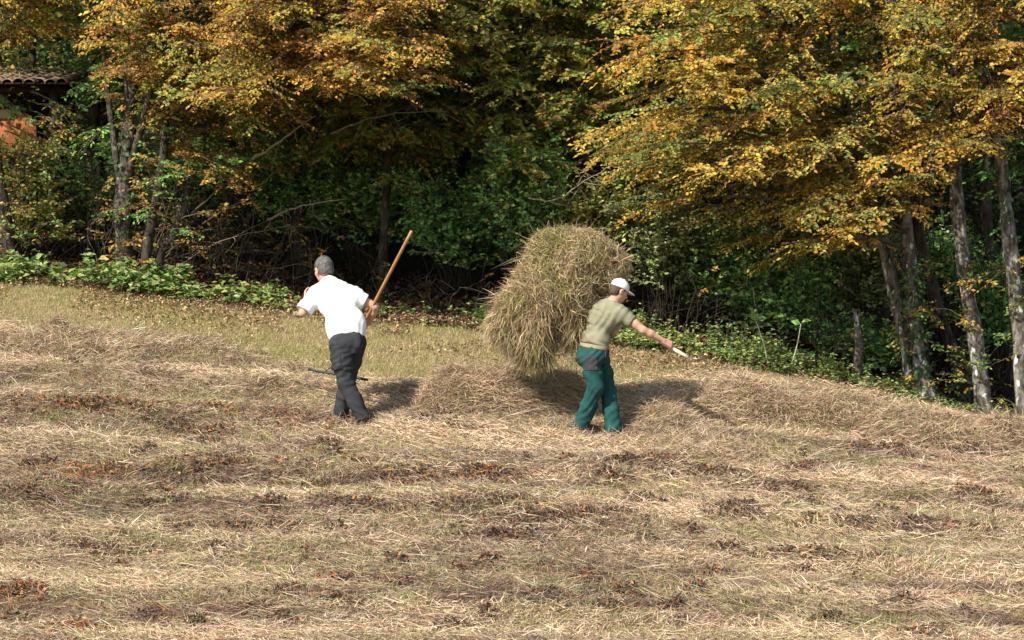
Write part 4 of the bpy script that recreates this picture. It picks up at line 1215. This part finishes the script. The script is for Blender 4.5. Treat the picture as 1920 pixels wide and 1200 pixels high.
# ------------------------------------------------------------------ shrubs, brambles, stems
def shrub(px, row, dep, rx, rz, n, palette, label, seed, ry=.6, size=(.05, .09), lift=0.0, name="shrub"):
    rg = np.random.default_rng(seed)
    c = W(px, row, dep); g0 = float(ground(c[0], c[1]))
    rt = empty(name, (c[0], c[1], g0), label, "shrub")
    st = MB(); lf = MB(); base = np.array([c[0], c[1], g0])
    for k in range(n):
        th = rg.uniform(0, 2 * np.pi); ph = np.clip(rg.normal(.1, .75), -1.5, 1.6); q = rg.random() ** .5 * 1.25 * (1 - .25 * abs(ph))
        E = c + np.array([rx * q * math.cos(th), ry * q * math.sin(th), rz * q * ph])
        S = base + rg.normal(0, .10, 3) * [1, 1, 0]
        C_ = spline([S, S * .45 + E * .55 + [0, 0, .12 * rz], E], 9); tube(st, C_, np.linspace(.009, .003, 9), 5, TW * .25, .1, rg)  # stem colour darkened in place of the deep shade between the trees
        m_ = 9; u = rg.uniform(.45, 1, m_); i = np.minimum((u * 8).astype(int), 7)
        P = C_[i]; T = nrm(C_[i + 1] - C_[i])
        D = T + rg.normal(0, .8, (m_, 3)) * [1, 1, .4]
        tone = np.ones((m_, 3)) * (1 + .2 * rg.normal()); tone = np.clip(tone, .5, 1.6)
        sprays(lf, P, D, rg.uniform(.15, .42, m_), palette, tone, rg, size)
    st.build("stems", M_TWIG, rt, base); lf.build("foliage", M_GREEN, rt, base)


SHR = [(40, 282, 37.6, .5, .26, 50, OLI, "thin olive shrub growing against the shed's orange wall"),
       (985, 310, 35.9, .62, .5, 70, GRE, "bright green leafy shrub in the sun above the load of hay"),
       (1245, 415, 35.8, .5, .5, 60, PALEG, "pale yellow green shrub above the man's white cap"),
       (860, 390, 36.8, .8, .6, 70, GRE, "dark green shrub left of the load of hay"),
       (680, 340, 37.6, .8, .6, 60, GRE, "dark green shrub above the rake handle's tip"),
       (560, 330, 37.8, .6, .55, 40, GRE, "shaded green shrub above the head of the man in white"),
       (190, 340, 37.6, .8, .7, 30, GRE, "green shrub under the shed roof at left"),
       (360, 300, 37.9, .6, .6, 24, GRE, "green shrub behind the slanting grey stem"),
       (1110, 380, 36.2, .6, .5, 60, OLI, "olive shrub right behind the top of the load of hay"),
       (1340, 470, 36.0, .7, .5, 60, GRE, "dark shrub in the shade right of the white cap"),
       (1470, 540, 35.6, .7, .45, 55, GRE, "dark leafy shrub between the fork's end and the pale trunks"),
       (1620, 440, 36.0, .5, .6, 50, PALEG, "pale green shrub in the sun behind the pale trunks"),
       (1770, 470, 36.8, .5, .6, 40, GRE, "green shrub between the pale trunks"),
       (1870, 520, 36.4, .4, .6, 36, GRE, "dark green shrub beside the rightmost trunk"),
       (40, 400, 37.0, .7, .5, 22, OLI, "thin olive shrub at the far left edge"),
       (1640, 640, 35.2, .45, .3, 26, GRE, "low green shrub at the foot of the left bending trunk"),
       (1560, 640, 35.4, .3, .35, 16, GRE, "small dark shrub beside the pale stump")]
for i, s in enumerate(SHR): shrub(*s[:7], s[7], 300 + i)


def bare_bush(px, row, n, spread, height, label, seed, lean=0.0, dead=.25, back=0.0):
    rg = np.random.default_rng(seed); d = ground_hit(px, row) + back
    b0 = W(px, row, d); b0[2] = ground(b0[0], b0[1])
    rt = empty("bare_bush", b0, label, "bush"); st = MB(); lf = MB()
    for k in range(int(n * .75)):
        a = rg.normal(lean, .55); h = height * rg.uniform(.5, 1.1)
        S = b0 + [rg.normal(0, .12), rg.normal(0, .12), -.02]
        E = S + np.array([spread * math.sin(a) * rg.uniform(.4, 1.2), rg.normal(0, .3), h * max(math.cos(a), .25)])
        M_ = (S + E) / 2 + rg.normal(0, .12, 3) + [0, 0, .15]
        C_ = spline([S, M_, E], 11) + rg.normal(0, .012, (11, 3))
        c = np.array([.125, .10, .07]) * rg.uniform(.25, 1.2) * (.45 if px > 440 else 1)  # bushes further right coloured darker in place of the wood's shade
        tube(st, C_, np.linspace(rg.uniform(.006, .014), .003, 11), 5, c, .1, rg)
        for q in range(rg.integers(2, 6)):
            i = rg.integers(3, 10); e = C_[i] + rg.normal(0, .28, 3) + [0, 0, .1]
            m2 = (C_[i] + e) / 2 + rg.normal(0, .04, 3)
            tube(st, spline([C_[i], m2, e], 6), np.linspace(.005, .002, 6), 4, c, .1, rg)
            if rg.random() < dead:
                P = np.array([m2, e]); sprays(lf, P, rg.normal(size=(2, 3)) * [1, 1, .4], np.array([.18, .2]), ORA, np.ones((2, 3)), rg, (.04, .07))
    st.build("stems", M_TWIG, rt, b0)
    if lf.n: lf.build("foliage", M_LEAF, rt, b0)


BUSH = [(190, 512, 16, .8, 1.3, "bare brown bush touching the left side of the broad grey trunk", -.2), (420, 545, 16, 1.1, 1.2, "leaning bare bush beside the long pale dead branch", .45),
        (120, 500, 16, .7, 1.5, "bare bush of thin pale stems left of the broad grey trunk", 0), (40, 490, 12, .7, 1.2, "bare brown bush at the left edge of the brambles", .3),
        (275, 520, 18, 1.2, 1.5, "fan of bare stems growing at the foot of the broad grey trunk", .4), (360, 535, 18, 1.4, 1.1, "bare arching bush in the shade right of the slanting grey stem", .5),
        (470, 555, 18, 1.2, 1.0, "dead tangle of stems in the shade left of the man in white", .2), (560, 575, 12, 1.0, 1.2, "bare dark bush right behind the man in white", -.2),
        (720, 600, 8, .8, .8, "bare thin bush behind the rake handle", 0), (830, 612, 8, .9, .8, "bare thin bush in the dark left of the load of hay", .2),
        (1280, 655, 8, .9, .9, "bare dark bush behind the stretched out arm", 0), (1400, 680, 12, .7, 1.0, "thin bare bush behind the two tall weeds", .1),
        (1540, 715, 12, .6, .8, "bare grey bush in front of the pale stump", 0), (1780, 755, 14, .6, .7, "dry brown bush between the feet of the pale trunks", .2),
        (1885, 780, 14, .6, .6, "dry straw coloured bush at the foot of the rightmost trunk", 0)]
for i, (px, rw, n, sp, h, lab, ln) in enumerate(BUSH): bare_bush(px, rw, n, sp, h, lab, 400 + i, ln, .3 if px < 500 else .12, .7)

# dead branches lying and hanging in the dark part
for i, (pts, r0, lab) in enumerate((([(500, 412, 36), (560, 388, 35.9), (645, 374, 35.6)], .02, "long pale dead branch sloping in the dark left of the rake"),
                                    ([(470, 300, 35.6), (530, 262, 35.3), (590, 215, 35.0)], .022, "pale bare branch slanting up under the orange leaves"),
                                    ([(330, 500, 35.6), (420, 450, 35.6), (540, 425, 35.8), (620, 430, 36)], .009, "thin arching dead branch above the brambles"),
                                    ([(620, 250, 35.6), (720, 215, 35.6), (840, 208, 35.4)], .016, "dark crooked branch reaching right in the middle of the wood"),
                                    ([(1190, 440, 35.6), (1255, 400, 35.4), (1300, 340, 35.2)], .014, "thin pale branch slanting up behind the white cap"),
                                    ([(990, 372, 35), (1040, 375, 34.8), (1090, 345, 34.6), (1160, 300, 34.4)], .009, "curved thin branch with rusty leaves above the load of hay"))):
    C_ = spline([W(*p) for p in pts], 14); rg = np.random.default_rng(500 + i)
    mb = MB(); tube(mb, C_ + rg.normal(0, .008, C_.shape), np.linspace(r0, .004, 14), 6, np.array([.34, .28, .20]) * (.45 if i in (2, 3) else .8), .15, rg)
    for q in range(7):
        k = rg.integers(3, 13); tube(mb, spline([C_[k], C_[k] + rg.normal(0, .1, 3), C_[k] + rg.normal(0, .22, 3)], 5), np.linspace(.005, .002, 5), 4, (.25, .2, .14), .1, rg)
    tag(mb.build("dead_branch", M_TWIG, origin=C_[0]), lab, "branch")

# low green plants along the edge of the wood
bm = MB(); rg = np.random.default_rng(21)
def low_plants(x0, x1, n, depth_span, hgt, palette, size, fade=None):
    px = rg.uniform(x0, x1, n); xw = (px - 960) / F * 34.5
    yy = edge_d(xw) + rg.uniform(-.12, depth_span, n) * (.6 + .8 * fbm(xw * 1.4, xw * 0 + 2.5, 2))
    if fade is not None:
        k = rg.random(n) < fade(px); xw, yy = xw[k], yy[k]
    n = len(xw)
    h = hgt * (.12 + 1.9 * fbm(xw * 2.6 + 50, yy * 2, 3) ** 1.6) * rg.uniform(.3, 1.1, n)
    S = np.stack([xw, yy, ground(xw, yy)], 1)
    lean = np.stack([rg.normal(0, .3, n), rg.normal(-.15, .3, n), np.ones(n)], 1)
    blades(bm, S, lean, h * 1.05, np.full(n, .006), rg.normal(0, .2, n), pal(rg, n, [(.14, .15, .05), (.16, .10, .05)], [.6, .4], .2), rg)
    m_ = 7; idx = np.repeat(np.arange(n), m_); u = rg.uniform(.35, 1.05, n * m_)
    P = S[idx] + nrm(lean)[idx] * (h[idx] * u)[:, None]
    a = rg.uniform(0, 2 * np.pi, n * m_); D = np.stack([np.cos(a), np.sin(a), rg.normal(.05, .3, n * m_)], 1)
    ln = rg.uniform(size[0], size[1], n * m_)
    leaves(bm, P, D, np.array([-.1, -.35, .9]) + rg.normal(0, .35, (n * m_, 3)), ln, ln * .55, pal(rg, n * m_, palette[0], palette[1], .2), .15)
BR = ([(.20, .29, .07), (.14, .22, .055), (.32, .36, .12), (.40, .36, .13), (.08, .13, .04)], [.32, .26, .2, .1, .12])
low_plants(-200, 470, 1150, .85, .28, BR, (.06, .13), lambda p: .35 + .65 * (fbm(p * .012, p * 0, 2) > .42))
low_plants(440, 960, 700, 1.0, .20, BR, (.05, .09), lambda p: .15 + .85 * (fbm(p * .014 + 9, p * 0, 2) > .50))
low_plants(940, 1220, 400, .9, .22, BR, (.05, .09))
low_plants(1180, 1560, 1500, 1.2, .32, BR, (.03, .07), lambda p: .3 + .7 * (fbm(p * .016 + 4, p * 0, 2) > .46))
low_plants(1540, 2000, 420, 1.0, .25, BR, (.03, .06))
tag(bm.build("undergrowth", M_GREEN), "low green brambles and weeds along the foot of the wood", "undergrowth", kind="stuff")
# dry leaves and grass under the trees
um = MB(); n = 30000
x = rg.uniform(-8, 8, n); y = edge_d(x) + rg.uniform(-.1, 4, n)
leaves(um, np.stack([x, y, ground(x, y) + .02 + .04 * rg.random(n)], 1), rg.normal(size=(n, 3)) * [1, 1, .3], rg.normal(size=(n, 3)) * .6 + [0, 0, 1], rg.uniform(.05, .09, n), rg.uniform(.03, .05, n), pal(rg, n, [(.17, .09, .045), (.11, .066, .04), (.21, .13, .065)], [.4, .4, .2], .2), .3)
tag(um.build("leaf_litter", M_DEAD), "brown dead leaves covering the ground under the trees", "leaves", kind="stuff")

# two tall weeds with big leaves, and the stump
for i, (a, b_, lab, nl) in enumerate((((1442, 668), (1416, 598), "tall single weed with big green leaves on top of a pale stalk", 4), ((1478, 655), (1502, 607), "shorter leaning weed with one broad leaf beside the tall weed", 2))):
    d = float(edge_d((a[0] - 960) / F * 33.7)) + .12; S = W(*a, d); S[2] = ground(S[0], S[1]); E = W(*b_, d - .1); rg = np.random.default_rng(700 + i)
    rt = empty("tall_weed", S, lab, "weed"); mb = MB(); tube(mb, spline([S, (S + E) / 2 + [.02, 0, 0], E], 8), np.linspace(.007, .005, 8), 6, (.55, .55, .42), .05, rg); mb.build("stalk", M_TWIG, rt, S)
    lf = MB(); k = nl; ang = np.linspace(-2.9, .1, k)
    leaves(lf, np.repeat(E[None], k, 0) + rg.normal(0, .015, (k, 3)), np.stack([np.cos(ang), rg.normal(-.2, .1, k), .25 + .2 * np.sin(ang * 2)], 1), np.array([-.35, -.85, .4]) + rg.normal(0, .2, (k, 3)), np.full(k, .125), np.full(k, .085), pal(rg, k, [(.24, .42, .10)], [1], .15), .2)
    lf.build("foliage", M_GREEN, rt, S)
d = float(edge_d((1607 - 960) / F * 33.5)) + .55; S = W(1607, 690, d); S[2] = ground(S[0], S[1])
rt = empty("tree_stump", S, "broken pale stump in the shade left of the pale trunks", "stump"); mb = MB()
tube(mb, spline([S, W(1610, 640, d), W(1607, 600, d)], 8), np.linspace(.055, .042, 8), 12, (.4, .36, .3), .3, np.random.default_rng(3))
mb.build("trunk", M_BARK, rt, S, True)
sb = MB(); q = W(1607, 600, d)
for a in np.linspace(0, 2 * np.pi, 9, endpoint=False):
    e = q + [.032 * math.cos(a), .032 * math.sin(a), -.03]; tube(sb, [e, e + [0, 0, .08], e + [.005, 0, .08 + .09 * abs(math.sin(a * 1.7 + 1))]], [.022, .016, .003], 5, (.4, .3, .2))
sb.build("splinters", M_BARK, rt, S)

# ivy on the trunks and at their feet
def ivy(t, a0, a1, n, seed, label):
    rg = np.random.default_rng(seed); p = t["path"]; k = rg.integers(int(a0 * 25), int(a1 * 25), n); f = rg.random((n, 1))
    c = p[k] * (1 - f) + p[k + 1] * f; a = rg.uniform(0, 2 * np.pi, n); out = np.stack([np.cos(a), np.sin(a), 0 * a], 1)
    out[:, 1] = -np.abs(out[:, 1]) * .9 + .1
    cl = fbm(c[:, 2] * 5 + seed, a, 2) > .42; c, out = c[cl], nrm(out[cl]); n = len(c); mb = MB(); ln = rg.uniform(.05, .085, n)
    leaves(mb, c + out * rg.uniform(.08, .13, (n, 1)), rg.normal(0, .6, (n, 3)) + [0, 0, -.7], out + rg.normal(0, .3, (n, 3)), ln, ln * .85, pal(rg, n, [(.045, .085, .03), (.07, .12, .04), (.09, .11, .05)], [.4, .4, .2], .2), .1)
    mb.build("ivy", M_GREEN, t["root"], t["path"][0])
ivy(tB, .02, .40, 420, 31, ""); ivy(tC, .0, .10, 90, 32, ""); ivy(tE, .40, .72, 200, 33, ""); ivy(tL, .02, .5, 300, 34, "")

# ------------------------------------------------------------------ shed with tiled roof among the trees
ds = 39.0
def box(mb, c0, c1, col=(.5, .5, .5)):
    x0, y0, z0 = c0; x1, y1, z1 = c1
    v = [(x0, y0, z0), (x1, y0, z0), (x1, y1, z0), (x0, y1, z0), (x0, y0, z1), (x1, y0, z1), (x1, y1, z1), (x0, y1, z1)]
    mb.add(v, [(0, 3, 2, 1), (4, 5, 6, 7), (0, 1, 5, 4), (1, 2, 6, 5), (2, 3, 7, 6), (3, 0, 4, 7)], None, col)
M_TILE = noise_mat("old_tile", [(.3, (.15, .10, .07)), (.5, (.27, .19, .135)), (.7, (.36, .28, .22))], 9, 6, .9, .1, .4, 50, .006)
M_PLANK = noise_mat("dark_plank", [(.3, (.03, .02, .014)), (.7, (.075, .042, .028))], 5, 6, .9, .1, .5, 40, .008, (8, 8, 1))
M_BRICKO = noise_mat("orange_plaster", [(.3, (.26, .09, .04)), (.5, (.44, .16, .065)), (.7, (.56, .25, .11))], 7, 7, .9, .1, .6, 40, .012)
M_CREAM = noise_mat("cream_plaster", [(.3, (.62, .50, .36)), (.7, (.74, .64, .48))], 8, 5, .9, .1, .3, 60, .006)
xl, xr = W(-260, 0, ds)[0], W(122, 0, ds)[0]
ze, zw = W(0, 166, ds)[2], W(0, 236, ds)[2]
gz = float(ground(xl * .5 + xr * .5, ds + .5))
sh = empty("shed", (xl * .5 + xr * .5, ds + .5, gz), "open shed with an old tiled roof and orange wall among the trees at top left", "shed")
so = np.array([xl * .5 + xr * .5, ds + .5, gz])
def plate(mb, pts, y0, y1):
    n = len(pts); P = [(x_, y0, z_) for x_, z_ in pts] + [(x_, y1, z_) for x_, z_ in pts]
    mb.add(P, [(i, (i + 1) % n, n + (i + 1) % n, n + i) for i in range(n)], [(0, i + 1, i) for i in range(1, n - 1)] + [(n, n + i, n + i + 1) for i in range(1, n - 1)])
wx = lambda a: W(a, 0, ds)[0]
wz = lambda r: W(0, r, ds)[2]
mb = MB(); plate(mb, [(xl + .15, gz - .3), (wx(64), gz - .3), (wx(64), wz(229)), (wx(28), wz(203)), (xl + .15, wz(197))], ds + .15, ds + .30); mb.build("front_wall", M_BRICKO, sh, so)  # slanting top puts the wall's shadow edge into its outline
mb = MB(); plate(mb, [(xl + .2, wz(221)), (wx(20), wz(221)), (wx(24), wz(206)), (xl + .2, wz(201))], ds + .12, ds + .148); mb.build("plaster_patch", M_CREAM, sh, so)
mb = MB()
for k in range(16):
    w_ = (xr - xl - .4) / 16; box(mb, (xl + .2 + k * w_, ds + 2.2 + .004 * (k % 2), gz - .3), (xl + .2 + (k + .94) * w_, ds + 2.24 + .004 * (k % 2), ze + .3))
mb.build("back_wall", M_PLANK, sh, so)
for x_ in (xl + .2, xr - .22):
    mb = MB(); box(mb, (x_, ds + .02, gz - .3), (x_ + .11, ds + .118, ze - .06)); mb.build("post", M_PLANK, sh, so)
mb = MB(); box(mb, (xl, ds + .0, ze - .058), (xr, ds + .14, ze + .03)); mb.build("beam", M_PLANK, sh, so)
# roof of half round tiles laid in rows, sloping up to the back
mb = MB(); nt = int((xr - xl + .2) / .15); L_ = 2.7
for k in range(nt):
    cx = xl - .1 + (k + .5) * .15
    for j in range(7):
        a = np.linspace(0, np.pi, 8); y0 = ds - .22 + j * L_ / 7; y1 = y0 + L_ / 7 * 1.12
        jit = .008 * math.sin(k * 3.1 + j * 5.3)
        r_ = .085
        for rr, flip in ((r_, 0), (r_ - .016, 1)):
            pass
        o1 = np.stack([cx + np.cos(a) * r_, np.full(8, y0), ze + .06 + j * .06 + np.sin(a) * r_ * .8 + jit], 1); o2 = o1 + [0, y1 - y0, (y1 - y0) * .14]; o2[:, 2] -= .012
        i1 = o1 * 1.0; i1[:, 0] = cx + np.cos(a) * (r_ - .018); i1[:, 2] = ze + .06 + j * .06 + np.sin(a) * (r_ - .018) * .8 + jit; i2 = i1 + (o2 - o1)
        v = np.concatenate([o1, o2, i1, i2]); q = []
        for i in range(7):
            q += [(i, i + 1, 8 + i + 1, 8 + i), (16 + i + 1, 16 + i, 24 + i, 24 + i + 1), (i + 1, i, 16 + i, 16 + i + 1), (8 + i, 8 + i + 1, 24 + i + 1, 24 + i)]
        mb.add(v, q)
rf = mb.build("roof", M_TILE, sh, so)
mb = MB(); s_ = .06 * 7 / L_
v = [(xl - .1, ds - .2, ze + .034), (xr + .1, ds - .2, ze + .034), (xr + .1, ds - .2 + L_, ze + .034 + L_ * s_), (xl - .1, ds - .2 + L_, ze + .034 + L_ * s_)]
v = v + [(a, b_, c + .03) for a, b_, c in v]
mb.add(v, [(0, 3, 2, 1), (4, 5, 6, 7), (0, 1, 5, 4), (1, 2, 6, 5), (2, 3, 7, 6), (3, 0, 4, 7)]); mb.build("roof_boards", M_PLANK, rf, so)
